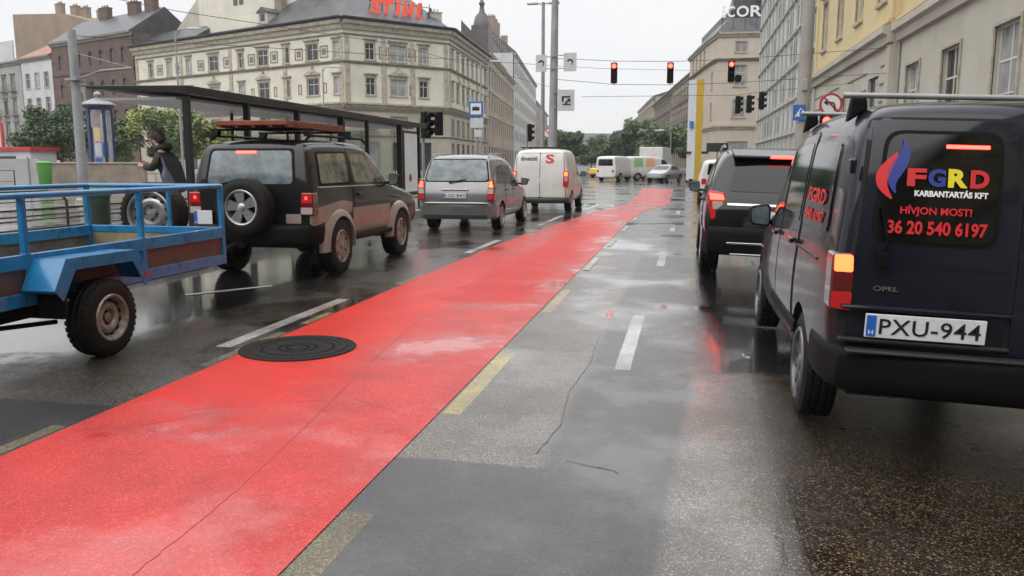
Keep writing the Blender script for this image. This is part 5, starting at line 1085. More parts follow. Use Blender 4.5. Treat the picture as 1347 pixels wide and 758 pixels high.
for (x, z, h, w, lb) in ((-6.95, 5.85, .80, .52, 'outline'), (-5.55, 5.85, .86, .62, 'outline'), (-5.72, 4.0, 1.0, .80, 'outline')):
    m = MB(); m.span((x+6.42-w/2, -.28, z), (x+6.42+w/2, -.25, z+h)); q = m.build('sign_board', M['signgrey'], tm, bev=.01)
    m = MB(); cx, cz = x+6.42, z+h/2
    if z > 5:
        for t in range(7):
            a = R(20+t*20); m.box((cx+.13*math.cos(a), -.287, cz-.02+.13*math.sin(a)), (.07, .006, .07), ry=-a)
        m.box((cx+.10, -.287, cz-.08), (.05, .006, .10))
    else:
        m.box((cx, -.287, cz+.16), (.42, .006, .08)); m.box((cx-.16, -.287, cz+.04), (.10, .006, .22)); m.box((cx+.14, -.287, cz), (.16, .006, .16)); m.box((cx+.03, -.287, cz-.2), (.40, .006, .07)); m.box((cx+.02, -.287, cz-.10), (.10, .006, .16), ry=.5)
    m.build('emblem', M['dkgrey'], q)
    m = MB(); m.span((min(.1, x+6.42), -.25, z+h*.15), (max(.1, x+6.42), -.2, z+h*.15+.04)); m.span((min(.1, x+6.42), -.25, z+h*.85), (max(.1, x+6.42), -.2, z+h*.85+.04)); m.build('sign_bracket', M['pole'], q)
dl_ = mast('twin_street_lamp', 'slender street lamp with two heads just left of the thick mast', 'street lamp', -7.25, 42, 9.5, .12, .08)
for s in (-1, 1):
    m = MB(); m.tube([(0, 0, 9.4), (s*.3, 0, 9.45)], .03); a_ = m.build('arm', M['pole'], dl_); m = MB(); m.box((s*.55, 0, 9.45), (.55, .25, .1)); m.build('lamp_head', M['signgrey'], a_, bev=.03)
def round_sign(label, x, y, z, r, kind, post0=None, name='no_entry_sign'):
    t = thing(name, label, 'road sign', (x, y, z)); m = MB(); m.cyl((0, 0, 0), (0, -.02, 0), r, n=40); m.build('disc', M['signred'], t)
    m = MB(); m.cyl((0, -.021, 0), (0, -.025, 0), r*.8, n=40); q = m.build('white_face', M['signwhite'], t)
    m = MB()
    if kind == 'left':
        pts = [(.10, -.17), (.10, -.02), (.06, .04), (-.02, .05), (-.10, .05)]; m.tube([(a*r/.3, -.032, b*r/.3) for a, b in pts], .022*r/.3, 4); m.extr([(-.08*r/.3, -.035, .13*r/.3), (-.20*r/.3, -.035, .05*r/.3), (-.08*r/.3, -.035, -.03*r/.3)], (0, .006, 0)); m.build('arrow', M['ink'], q)
    m = MB(); m.box((0, -.036, 0), (r*1.7, .005, r*.16), ry=R(45)); m.build('red_bar', M['signred'], q)
    if post0 is not None: m = MB(); m.cyl((0, .03, post0-z), (0, .03, r), .035); m.build('post', M['pole'], t)
    return t
ts = signal('red traffic light on a post above the roof bars of the lettered van', 3.72, 24, 1.90, 0, True, hang=False, post=-.0, w=.32, h=.9)
round_sign('round no-left-turn sign above the traffic light by the lettered van', 3.82, 24, 3.09, .30, 'left', .1, 'no_left_turn_sign')
round_sign('small red and white prohibition sign beside the lamp mast base', -7.45, 45, 3.15, .28, 'bar', 0, 'prohibition_sign')
rp = mast('street_pole', 'thick beige-grey pole carrying a blue parking sign on the right pavement', 'pole', 3.10, 24, 8.5, .20, .15, mat='polec', lean=(.02, 0))
m = MB(); m.box((-.12, -.24, 2.87), (.33, .02, .42)); q = m.build('blue_sign', M['signblue'], rp, bev=.01); m = MB(); m.tube([(-.22, -.256, 2.75), (-.08, -.256, 2.98), (-.02, -.256, 2.9)], .02, 4); m.box((-.14, -.256, 2.82), (.06, .004, .12)); m.build('white_symbol', M['tx_white'], q)
m = MB(); m.box((0, -.2, 3.6), (.14, .1, .3)); m.build('junction_box', M['polec'], rp, bev=.02)
bs = mast('tram_stop_sign', 'blue and white square tram stop sign on a pole beyond the shelter', 'stop sign', -7.68, 30, 3.9, .04, .04)
m = MB(); m.box((0, -.06, 3.5), (.54, .03, .56)); q = m.build('blue_board', M['signblue'], bs, bev=.02); m = MB(); m.box((0, -.078, 3.5), (.40, .006, .40)); q2 = m.build('white_field', M['signwhite'], q, bev=.002); 
m = MB(); m.box((0, -.084, 3.50), (.28, .004, .13)); m.box((0, -.084, 3.60), (.12, .004, .02)); m.build('tram_symbol', M['ink'], q)
m = MB(); m.box((.03, -.06, 2.98), (.5, .02, .36)); m.build('timetable_board', M['signgrey'], bs, bev=.01); m = MB(); m.box((.08, -.06, 2.6), (.3, .02, .26)); m.build('lower_board', M['signgrey'], bs, bev=.01)
py = thing('banner_pylon', 'tall advertising pylon with one yellow and one pale face across the junction', 'pylon', (.55, 60, 0))
m = MB(); m.prism([(-.50, .3), (.05, -.25), (.05, .6)], .3, 7.3); m.build('pale_face', M['signgrey'], py)
m = MB(); m.prism([(.055, -.25), (.52, -.05), (.52, .3), (.055, .6)], .3, 7.3); m.build('yellow_face', pmat('pylon_yellow', (.62, .42, .04), .5), py)
m = MB(); m.cyl((0, .1, 0), (0, .1, .4), .3); m.build('foot', M['plastic'], py)
m = MB(); m.box((-.25, -.12, 4.2), (.3, .05, .5), rz=-.78); m.build('blue_mark', M['signblue'], py)
bb = thing('sign_board', 'dark rectangular sign board beside the yellow pylon', 'sign', (2.15, 60, 0))
m = MB(); m.box((0, 0, 2.62), (1.5, .12, .62)); m.build('board', M['dkgrey'], bb, bev=.02); m = MB(); m.cyl((0, .1, 0), (0, .1, 2.4), .06); m.build('post', M['pole'], bb); m = MB(); m.box((-1.4, .02, 2.25), (1.6, .08, .18)); m.build('arm', M['dkgrey'], bb)

# ------------------------------------------------------------------ buildings
WC = {}
def win_mesh(w, h, style, fm, tm_, pm):
    key = (round(w, 2), round(h, 2), style, fm, tm_, pm)
    if key in WC: return WC[key]
    m = MB(); t = .07
    # frame bars, recessed
    def bar(x0, x1, z0, z1, y=.14, d=.06): m.span((x0, y, z0), (x1, y+d, z1))
    bar(-w/2, -w/2+t, 0, h); bar(w/2-t, w/2, 0, h); bar(-w/2+t, w/2-t, 0, t); bar(-w/2+t, w/2-t, h-t, h)
    if 'p' not in style:
        bar(-t*.5, t*.5, t, h-t)
        if h > 1.6: bar(-w/2+t, -t*.5, h*.64, h*.64+t); bar(t*.5, w/2-t, h*.64, h*.64+t)
        if 'm' in style: bar(-w/2+t, -t*.5, h*.32, h*.32+t*.6); bar(t*.5, w/2-t, h*.32, h*.32+t*.6)
    m.cur = 1
    if 's' in style:    # surround, sill and small hood
        a = .16; m.span((-w/2-a, -.06, -.0), (-w/2, .03, h+.1)); m.span((w/2, -.06, 0), (w/2+a, .03, h+.1)); m.span((-w/2-a-.06, -.14, -.16), (w/2+a+.06, .05, -.003)); m.span((-w/2, -.06, h), (w/2, .03, h+.1))
    if 'h' in style:
        m.span((-w/2-.2, -.08, h+.103), (w/2+.2, .03, h+.42)); m.span((-w/2-.34, -.32, h+.423), (w/2+.34, .03, h+.58)); m.span((-w/2-.26, -.2, h+.36), (-w/2-.1, -.083, h+.42)); m.span((w/2+.1, -.2, h+.36), (w/2+.26, -.083, h+.42))
    if 't' in style:
        m.extr([(-w/2-.32, -.28, h+.583), (w/2+.32, -.28, h+.583), (0, -.28, h+1.25)], (0, .26, 0)); m.lathe([(.28, 0), (.2, .12), (0, .13)], (0, -.3, h+.8), (0, -1, 0), 10); m.box((0, -.2, h+1.35), (.3, .25, .35))
    if 'a' in style:
        n = 10; vs = []
        for k in range(n+1):
            q = math.pi*k/n
            for rr, yy in ((w/2, -.07), (w/2+.18, -.07), (w/2+.18, .02), (w/2, .02)): vs.append((rr*math.cos(q), yy, h-w/2+rr*math.sin(q)))
        m.add(vs, [(k*4+j, k*4+(j+1) % 4, (k+1)*4+(j+1) % 4, (k+1)*4+j) for k in range(n) for j in range(4)])
        m.extr([(-w/2, -.01, h-w/2)] + [(w/2*math.cos(math.pi*(1-k/8)), -.01, h-w/2+w/2*math.sin(math.pi*(1-k/8))) for k in range(9)][1:5] + [(-w/2, -.01, h)], (0, .1, 0))
        m.extr([(w/2, -.01, h)] + [(w/2*math.cos(math.pi*(1-k/8)), -.01, h-w/2+w/2*math.sin(math.pi*(1-k/8))) for k in range(9)][4:8] + [(w/2, -.01, h-w/2)], (0, .1, 0))
    if 'b' in style:   # balcony
        m.span((-w/2-.6, -.95, -.28), (w/2+.6, .02, -.165))
        for k in range(9): x = -w/2-.58+k*(w+1.16)/8; m.span((x-.02, -.93, -.16), (x+.02, -.90, .85))
        m.span((-w/2-.6, -.95, .85), (w/2+.6, -.90, .9))
    me = m.mesh('window', [M[fm], M[tm_]])
    p = MB(); p.span((-w/2+t*.5, .165, t*.5), (w/2-t*.5, .18, h-t*.5)); pe = p.mesh('pane', M[pm])
    WC[key] = (me, pe); return WC[key]
class Bld:
    def __init__(s, name, label, base, wall, group=None, cat='building'):
        s.r = thing(name, label, cat, (base[0], base[1], 0), 0, group); s.base = Vector((base[0], base[1], 0)); s.wall = M[wall]; s.rnd = random.Random(int(base[0]*7+base[1]))
    def fac(s, P, Q, z0, z1, wins=(), wall=None, reveal=.22, frame='wframe', trim='trim', panes=('pane',), name='wall'):
        P, Q = Vector((*P, 0)), Vector((*Q, 0)); u = (Q-P).normalized(); W = (Q-P).length; n = Vector((u.y, -u.x, 0))
        xs = sorted({0, W} | {w[0]-w[2]/2 for w in wins} | {w[0]+w[2]/2 for w in wins}); zs = sorted({z0, z1} | {w[1] for w in wins} | {w[1]+w[3] for w in wins})
        xs = [x for x in xs if 0 <= x <= W]; m = MB()
        pt = lambda x, z, o=0: P + u*x + n*o + Vector((0, 0, z)) - s.base
        for i in range(len(xs)-1):
            for j in range(len(zs)-1):
                cx, cz = (xs[i]+xs[i+1])/2, (zs[j]+zs[j+1])/2
                if any(abs(cx-w[0]) < w[2]/2 and w[1] < cz < w[1]+w[3] for w in wins): continue
                m.add([pt(xs[i], zs[j]), pt(xs[i+1], zs[j]), pt(xs[i+1], zs[j+1]), pt(xs[i], zs[j+1])], [(0, 1, 2, 3)])
        for w in wins:
            a, b, c, d = w[0]-w[2]/2, w[0]+w[2]/2, w[1], w[1]+w[3]
            q = [(a, c), (b, c), (b, d), (a, d)]
            m.add([pt(x, z) for x, z in q] + [pt(x, z, -reveal) for x, z in q], [(0, 1, 5, 4), (1, 2, 6, 5), (2, 3, 7, 6), (3, 0, 4, 7)])
        o = m.build(name, M[wall] if wall else s.wall, s.r, fix=False)
        ang = math.atan2(u.y, u.x)
        for w in wins:
            fm = w[5] if len(w) > 5 else frame
            me, pe = win_mesh(w[2], w[3], w[4], fm, trim, s.rnd.choice(panes))
            wo = bpy.data.objects.new('window', me); C.objects.link(wo); wo.parent = s.r; wo.location = pt(w[0], w[1]); wo.rotation_euler.z = ang
            po = bpy.data.objects.new('pane', pe); C.objects.link(po); po.parent = wo
        return o
    def band(s, P, Q, z0, z1, out, mat='trim', name='cornice', ext=0):
        P, Q = Vector((*P, 0)), Vector((*Q, 0)); u = (Q-P).normalized(); n = Vector((u.y, -u.x, 0)); P = P-u*ext-s.base; Q = Q+u*ext-s.base
        m = MB(); h = z1-z0
        prof = [(-.02, z0), (out*.45, z0), (out*.6, z0+h*.45), (out, z0+h*.6), (out, z1), (-.02, z1)]
        m.add([P+n*o+Vector((0, 0, z)) for o, z in prof] + [Q+n*o+Vector((0, 0, z)) for o, z in prof], [(i, (i+1) % 6, 6+(i+1) % 6, 6+i) for i in range(6)] + [tuple(range(6)), tuple(range(6, 12))])
        return m.build(name, M[mat], s.r)
    def panel(s, P, Q, x, z, w, h, out=.06, mat='trim', name='relief_panel', frame=None):
        P, Q = Vector((*P, 0)), Vector((*Q, 0)); u = (Q-P).normalized(); n = Vector((u.y, -u.x, 0)); ang = math.atan2(u.y, u.x)
        m = MB(); c = P+u*x+n*out/2-s.base
        if frame: 
            t = .12
            for (dx, dz, ww, hh) in ((-w/2+t/2, h/2, t, h), (w/2-t/2, h/2, t, h), (0, t/2, w-2*t, t), (0, h-t/2, w-2*t, t)): m.box(c+u*dx+Vector((0, 0, z+dz)), (ww, out, hh), rz=ang)
        else: m.box(c+Vector((0, 0, z+h/2)), (w, out, h), rz=ang)
        return m.build(name, M[mat], s.r)
    def core(s, poly, z0, z1, mat=None):
        m = MB(); m.prism([(x-s.base.x, y-s.base.y) for x, y in poly], z0, z1); return m.build('core_wall', M[mat] if mat else s.wall, s.r)
    def roof(s, path, inner, z0, z1, mat, over=.6, thick=.25, name='roof'):
        m = MB(); k = len(path); ps = [Vector((*p, 0)) for p in path]; qs = [Vector((*p, 0)) for p in inner]; E_ = []
        for p, q in zip(ps, qs): d = (p-q); d.z = 0; E_.append(p + d.normalized()*over)
        b = s.base
        v = [e-b+Vector((0, 0, z0)) for e in E_] + [q-b+Vector((0, 0, z1)) for q in qs] + [e-b+Vector((0, 0, z0-thick)) for e in E_] + [q-b+Vector((0, 0, z0-thick)) for q in qs]
        fs = []
        for i in range(k-1): fs += [(i, i+1, k+i+1, k+i), (i, 2*k+i, 2*k+i+1, i+1), (2*k+i, 3*k+i, 3*k+i+1, 2*k+i+1), (k+i, k+i+1, 3*k+i+1, 3*k+i)]
        fs += [(0, k, 3*k, 2*k), (k-1, 3*k-1, 4*k-1, 2*k-1)]
        m.add(v, [f if max(f) < 4*k else f for f in fs]); return m.build(name, M[mat], s.r)
    def chimney(s, x, y, z0, z1, w=1.0, d=.7, mat='firew', rz=0):
        m = MB(); m.box((x-s.base.x, y-s.base.y, (z0+z1)/2), (w, d, z1-z0), rz=rz); m.box((x-s.base.x, y-s.base.y, z1+.08), (w+.2, d+.2, .16), rz=rz)
        for k in (-1, 0, 1): m.cyl((x-s.base.x+k*w*.3*math.cos(rz), y-s.base.y+k*w*.3*math.sin(rz), z1+.16), (x-s.base.x+k*w*.3*math.cos(rz), y-s.base.y+k*w*.3*math.sin(rz), z1+.6), .12, n=8)
        return m.build('chimney', M[mat], s.r)
def lerp2(P, Q, s): L_ = math.dist(P, Q); return (P[0]+(Q[0]-P[0])*s/L_, P[1]+(Q[1]-P[1])*s/L_)
def inset(path, d):
    o = []
    for i, p in enumerate(path):
        n = Vector((0, 0))
        for a, b in ((i-1, i), (i, i+1)):
            if a >= 0 and b < len(path):
                u = (Vector(path[b])-Vector(path[a])).normalized(); n += Vector((-u.y, u.x))
        n.normalize(); o.append((p[0]+n.x*d, p[1]+n.y*d))
    return o

# cream corner building
A, B_, Cc, D_ = (-84.05-1.7, 116.85+.72), (-42.73, 99.36), (-32.33, 111.2), (-34.15, 140.65)
Ab = (-85.75, 117.57)
bd = Bld('corner_building', 'large cream corner building with a grey slate roof and red rooftop letters', (-45, 110), 'cream')
L1 = math.dist(Ab, B_)
sv = [(L1-s_, k) for s_, k in ((42.47, 1), (37.6, 1), (32.63, 1), (26.64, 2), (20.41, 1), (15.66, 2), (10.83, 1), (5.76, 2), (1.2, 1))]
ws = []
for s_, k in sv:
    w = 1.15 if k == 1 else 2.2
    ws += [(s_, 14.75, w, 2.05, 'sh'), (s_, 10.3, w, 2.15, 'sht' if k == 2 else 'sh')]
    ws += [(s_, 5.9, w*.9, 1.9, 's')]
    ws += [(s_, .6, w+.5, 3.9, 'pm', 'wframe_d')]
PN = ('pane', 'pane', 'pane_w')
bd.fac(Ab, B_, 9.0, 19.3, [w for w in ws if w[1] > 9], panes=PN); bd.fac(Ab, B_, 0, 9.0, [w for w in ws if w[1] < 9], wall='cream_d', panes=PN, trim='trim_d')
LC = math.dist(B_, Cc); ws = []
for s_, w in ((3.75, 1.3), (7.82, 2.3), (11.7, 1.3)):
    ws += [(s_, 14.75, w, 2.05, 'sh'), (s_, 10.3, w, 2.15, 'sht' if w > 2 else 'sh'), (s_, 5.6, w, 2.0, 's'), (s_, .5, 2.2, 3.8, 'pm', 'wframe_d')]
bd.fac(B_, Cc, 9.0, 19.3, [w for w in ws if w[1] > 9], panes=PN); bd.fac(B_, Cc, 0, 9.0, [w for w in ws if w[1] < 9], wall='cream_d', panes=PN, trim='trim_d')
L3 = math.dist(Cc, D_); ws = []
for i in range(8):
    s_ = 2+i*3.65; k = i % 2
    ws += [(s_, 14.75, 1.2, 2.05, 'sh'), (s_, 10.3, 1.2+k*.5, 2.15, 'sht' if k else 'sh'), (s_, 5.6, 1.2, 2.0, 's'), (s_, .5, 2.0, 3.8, 'pm', 'wframe_d')]
bd.fac(Cc, D_, 9.0, 19.3, [w for w in ws if w[1] > 9], panes=PN); bd.fac(Cc, D_, 0, 9.0, [w for w in ws if w[1] < 9], wall='cream_d', panes=PN, trim='trim_d')
for P, Q in ((Ab, B_), (B_, Cc), (Cc, D_)):
    bd.band(P, Q, 18.3, 19.35, .75, 'trim', ext=.1); bd.band(P, Q, 17.55, 17.8, .15, 'trim_d', 'string_course'); bd.band(P, Q, 14.1, 14.45, .28, 'trim_d', 'string_course', .05); bd.band(P, Q, 8.7, 9.25, .5, 'trim', 'string_course', .1); bd.band(P, Q, 8.2, 8.65, .2, 'trim_d', 'string_course')
    bd.band(P, Q, 4.9, 5.15, .15, 'trim_d', 'string_course'); bd.band(P, Q, 19.36, 19.72, 1.15, 'slate_d', 'gutter', .3)
allp = [(Ab, B_, [s_ for s_, k in sv]), (B_, Cc, [3.75, 7.82, 11.7])]
for P, Q, ss in allp:
    for i in range(len(ss)-1):
        mx = (ss[i]+ss[i+1])/2; bd.panel(P, Q, mx, 14.95, 1.5, 1.5, .07, 'trim_d', frame=True); bd.panel(P, Q, mx, 15.3, .8, .8, .05, 'trim_d')
        bd.panel(P, Q, mx, 10.5, .6, 1.3, .06, 'trim_d', 'niche', frame=True)
for P, Q, xs in ((Ab, B_, (.5, 12.2, 24, 35.6, L1-.4)), (B_, Cc, (.5, 5.7, 10, LC-.5)), (Cc, D_, (.5, 10, 20, L3-.5))):
    for x in xs: bd.panel(P, Q, x, 9.26, .7, 4.8, .12, 'trim', 'pilaster'); bd.panel(P, Q, x, 14.46, .6, 3.05, .10, 'trim', 'pilaster')
path = [Ab, B_, Cc, D_]; inn = inset(path, 6.5); bk = inset(path, 13)
bd.core([inset(path, .25)[i] for i in range(4)] + bk[::-1], 0, 19.2)
# slate roof: low along the left third where the firewall stands, steep towards the corner
pA, pB = lerp2(Ab, B_, 15.5), lerp2(Ab, B_, 29.8)
iA, iB = lerp2(inn[0], inn[1], 16.5), lerp2(inn[0], inn[1], 28.5)
i0 = lerp2(inn[0], inn[1], 0)
bd.roof([Ab, pA], [lerp2(Ab, inn[0], 4), lerp2(pA, iA, 4)], 19.5, 22.2, 'slate_d'); bd.roof([pA, pB], [lerp2(pA, iA, 2.6), lerp2(pB, iB, 2.6)], 19.5, 20.7, 'slate_d')
bd.roof([pB, B_, Cc, D_], [lerp2(pB, iB, 5.5), inn[1], inn[2], inn[3]], 19.5, 24.2, 'slate')
bd.core([lerp2(pB, iB, 5.4), lerp2(B_, inn[1], 6.3), lerp2(Cc, inn[2], 6.3), lerp2(D_, inn[3], 6.3)] + bk[::-1][:3], 19.2, 24.1, 'slate')
# fire wall volumes rising behind the roof
q = [lerp2(pA, iA, 2.7), lerp2(pB, iB, 2.7), lerp2(pB, bk[1], 11), lerp2(pA, bk[0], 11)]
bd.core(q, 19, 31, 'cream').name = 'fire_wall'
m = MB(); mid = lerp2(q[0], q[1], math.dist(q[0], q[1])*.48); u = (Vector(q[1])-Vector(q[0])).normalized(); ng = Vector((u.y, -u.x))
m.box((mid[0]+ng.x*.02-bd.base.x, mid[1]+ng.y*.02-bd.base.y, 24.6), (.9, .1, 1.2), rz=math.atan2(u.y, u.x)); m.box((mid[0]+u.x*1.3+ng.x*.02-bd.base.x, mid[1]+u.y*1.3+ng.y*.02-bd.base.y, 24.6), (.9, .1, 1.2), rz=math.atan2(u.y, u.x)); m.build('fire_wall_window', M['wframe_d'], bd.r)
w0, w1 = lerp2(Ab, bk[0], 7), lerp2(lerp2(Ab, B_, 15.5), lerp2(bk[0], bk[1], 15), 7)
m = MB(); v0, v1 = Vector((*w0, 0))-bd.base, Vector((*w1, 0))-bd.base; m.extr([v0+Vector((0, 0, 19)), v1+Vector((0, 0, 19)), v1+Vector((0, 0, 31)), v0.lerp(v1, .62)+Vector((0, 0, 29)), v0+Vector((0, 0, 22.3))], (2.2, 5, 0)); m.build('fire_wall', M['greige'], bd.r)
for (s_, o, z1_) in ((31, 3.5, 24.5), (36.5, 5, 25.6), (41.5, 6, 26.2)):
    p = lerp2(Ab, B_, s_); q = lerp2(p, (p[0]+.39, p[1]+.92), o); bd.chimney(*q, 21, z1_, 1.4, .9, 'concrete', rz=-.4)
p = lerp2(B_, Cc, 15.2); bd.chimney(p[0]-2, p[1]+1.6, 19.5, 22.0, 1.7, 1.2, 'greige', rz=.8)
for s_ in (30.8,):   # dormer
    p = lerp2(Ab, B_, s_); u = (Vector(B_)-Vector(Ab)).normalized(); nn = Vector((-u.y, u.x)); c = Vector(p)+nn*1.6; an = math.atan2(u.y, u.x)
    m = MB(); m.box((c.x-bd.base.x, c.y-bd.base.y, 21.1), (2.0, 2.2, 1.6), rz=an); dm = m.build('dormer', M['greige'], bd.r)
    m = MB(); e = c-nn*1.12; m.box((e.x-bd.base.x, e.y-bd.base.y, 21.2), (.9, .06, .9), rz=an); m.build('dormer_window', M['pane'], dm)
    m = MB(); cc = Vector((c.x-bd.base.x, c.y-bd.base.y, 0)); U = Vector((u.x, u.y, 0)); Nn = Vector((nn.x, nn.y, 0)); m.extr([cc-U*1.3-Nn*1.3+Vector((0, 0, 21.85)), cc+U*1.3-Nn*1.3+Vector((0, 0, 21.85)), cc-Nn*1.3+Vector((0, 0, 22.6))], Nn*2.6); m.build('dormer_roof', M['slate'], dm)
# rooftop letters on a frame
u = (Vector(Cc)-Vector(B_)).normalized(); nn = Vector((u.y, -u.x)); p = Vector(lerp2(B_, Cc, 4.7))-nn*1.6
lt = thing('rooftop_sign', 'orange-red slanted capital letters standing on the corner building roof', 'sign', (p.x, p.y, 20.1), math.atan2(u.y, u.x))
m = MB()
for x in (0.2, 2, 4, 6, 8, 9.2): m.tube([(x, .25, -.6), (x, .25, 2.9)], .05, 6); m.tube([(x, .25, 2.2), (x, 1.4, -.2)], .04, 6)
for z in (.4, 2.4): m.tube([(0, .25, z), (9.4, .25, z)], .05, 6)
m.build('sign_frame', M['dkgrey'], lt)
x = 0
for ch, w in (('S', 1.75), ('T', 1.65), ('I', .95), ('H', 1.95), ('L', 1.45)):
    text_on('letter', ch, M['roof_letters'], lt, (x, .1, .35), (1, 0, 0), (0, 0, 1), w, 2.45, thick=.25, bold=.05, shear=.25); x += w+.12
m = MB(); m.cyl((9.2, .1, 2.1), (9.2, -.05, 2.1), .22, n=16); m.build('dot', M['dkgrey'], lt)

# buildings continuing to the left of it (same street line, receding)
u1 = (Vector(Ab)-Vector(B_)).normalized()
def lp(s): return (B_[0]+u1.x*s, B_[1]+u1.y*s)
def row_building(name, label, P, Q, H, wall, rows, bay, ww, style, depth=12, roof=None, rh=4, ground=None, frame='wframe', trim='trim', panes=PN, group=None, cornice='trim', first=None, strings=(), overhang=.5):
    b = Bld(name, label, ((P[0]+Q[0])/2, (P[1]+Q[1])/2), wall, group); W = math.dist(P, Q); n = max(1, int((W-.6)//bay)); off = (W-(n-1)*bay)/2; ws = []
    for i in range(n):
        for (z, h) in rows: ws.append((off+i*bay, z, ww, h, style))
        if ground: ws.append((off+i*bay, ground[0], ground[2], ground[1], 'pm', 'wframe_d'))
    while len(ws) > 98: ws.pop()
    b.fac(P, Q, 0, H, ws, frame=frame, trim=trim, panes=panes)
    if cornice: b.band(P, Q, H-.7, H+.02, .55, cornice)
    for z in strings: b.band(P, Q, z, z+.3, .2, trim, 'string_course')
    u = (Vector(Q)-Vector(P)).normalized(); nn = Vector((-u.y, u.x)); P2, Q2 = (P[0]+nn.x*depth, P[1]+nn.y*depth), (Q[0]+nn.x*depth, Q[1]+nn.y*depth)
    b.core([(P[0]+nn.x*.25, P[1]+nn.y*.25), (Q[0]+nn.x*.25, Q[1]+nn.y*.25), Q2, P2], 0, H-.05)
    if roof:
        mP, mQ = (P[0]+nn.x*depth*.5, P[1]+nn.y*depth*.5), (Q[0]+nn.x*depth*.5, Q[1]+nn.y*depth*.5)
        b.roof([P, Q], [mP, mQ], H+.05, H+rh, roof, overhang); b.roof([Q2, P2], [mQ, mP], H+.05, H+rh, roof, .3)
        for e in (P, Q):
            m = MB()
            mm, e2 = (mP, P2) if e is P else (mQ, Q2)
            m.add([(e[0]-b.base.x, e[1]-b.base.y, H), (e2[0]-b.base.x, e2[1]-b.base.y, H), (mm[0]-b.base.x, mm[1]-b.base.y, H+rh-.1)], [(0, 1, 2)]); m.build('gable', b.wall, b.r)
    return b
b = row_building('brick_building', 'dark reddish brown brick house with arched windows and grey slate roof', lp(72.6), lp(47.1), 22.2, 'brick_d', [(17.6, 2.4), (12.6, 2.5), (7.8, 2.4), (3.6, 2.2)], 3.3, 1.25, 'a', roof='slate', rh=4.5, frame='wframe_d', trim='brick_d', cornice='trim_d', strings=(16.4, 11.5), panes=('pane',))
P, Q = lp(72.6), lp(47.1); b.band(lp(66.5), lp(60.5), 14.2, 14.8, .7, 'trim_d', 'bay_cornice'); b.panel(P, Q, 9.2, 10.4, 4.6, 3.8, .6, 'trim_d', 'bay_window'); b.panel(P, Q, 9.2, 11.0, 2.6, 2.4, .66, 'pane', 'bay_glass')
for s_ in (64, 55, 50): q = lp(s_); b.chimney(q[0]+2.2, q[1]+5, 25.2, 28, 2.6, 1.0, 'brick_d', rz=-.4)
b = row_building('white_house', 'narrow white house with red tiled roof between darker neighbours', lp(84), lp(72.8), 20.4, 'white_s', [(15.0, 2.6), (10.6, 2.6), (6.4, 2.4)], 3.4, 1.5, 's', roof='tile', rh=3.5, ground=(.5, 3.6, 2.0), cornice='trim_d')
b = row_building('grey_house', 'grey ornate house at the left edge with dark balconies', lp(112), lp(84.2), 20.2, 'grey_s', [(15.0, 2.5), (10.6, 2.6), (6.4, 2.4)], 3.5, 1.3, 'shb', ground=(.5, 3.6, 2.0), frame='wframe_d', trim='trim_d', cornice='trim_d', roof='slate_d', rh=2)
b.panel(lp(112), lp(84.2), 18, 20.3, 16, 3.6, .3, 'white_s', 'parapet_wall')
q = [lp(82), lp(112)]; nn = Vector((-.39*-1, .92)); 
fw = Bld('fire_wall_building', 'bare orange-brown brick fire wall rising behind the grey house', (q[0][0]+5, q[0][1]+14), 'firew')
pts = [(lp(79)[0]+4, lp(79)[1]+12), (lp(112)[0]+4, lp(112)[1]+12)]
m = MB(); a_, b2_ = Vector((*pts[0], 0))-fw.base, Vector((*pts[1], 0))-fw.base; m.extr([a_, b2_, b2_+Vector((0, 0, 33)), a_.lerp(b2_, .35)+Vector((0, 0, 31)), a_+Vector((0, 0, 28.2))], (3.5, 8, 0)); m.build('wall', M['firew'], fw.r)
for t in (.12, .3, .42, .6): c = Vector(pts[0]).lerp(Vector(pts[1]), t); fw.chimney(c.x+1.5, c.y+3, 28, 30.5+t*6, 2.2, 1, 'firew', rz=-.4)
c = lp(76); fw.chimney(c[0]+3, c[1]+7, 20, 26, 3, 1.2, 'brick_d', rz=-.4)

# left side of the boulevard beyond the corner building (near to far)
e0 = (-34.2, 141); eu = Vector((-.118, .993))
def ep(s): return (e0[0]+eu.x*s, e0[1]+eu.y*s)
R5 = [(15.6, 2.2), (11.4, 2.2), (7.2, 2.2)]
b = row_building('apartment_house', 'beige apartment house next to the corner building along the boulevard', ep(.2), ep(54), 20.6, 'brown_s2', R5, 4.2, 1.3, 'sh', roof='slate2', rh=3.5, ground=(.5, 4, 2.4), frame='wframe_g')
t_ = MB(); q = ep(1.5); t_.box((q[0]-b.base.x-1.0, q[1]-b.base.y, 22.5), (3, 3.4, 5)); t_.lathe([(1.6, 0), (1.2, 1.6), (.5, 2.4), (.35, 3.4), (.55, 3.8), (.3, 4.3), (0, 5)], (q[0]-b.base.x-1, q[1]-b.base.y, 25), n=12); t_.build('turret', M['slate2'], b.r, smooth=40)
b.roof([ep(3), ep(30)], [(ep(3)[0]-5, ep(3)[1]), (ep(30)[0]-5, ep(30)[1])], 20.8, 26.5, 'slate2')
b = row_building('apartment_house', 'tall whitish apartment house with a brown hipped roof, left of the lamp mast', ep(54.2), ep(140), 27.6, 'white_s', [(23.2, 2.2), (19.2, 2.2), (15.2, 2.2), (11.2, 2.2), (7.2, 2.2)], 5.2, 1.6, 's', roof='slate2', rh=7, ground=(.5, 4, 3), frame='wframe_d', depth=16)
for s_ in (58, 63, 69, 90): q = ep(s_); b.chimney(q[0]-6, q[1], 31, 36.5, 1.8, 1, 'firew')
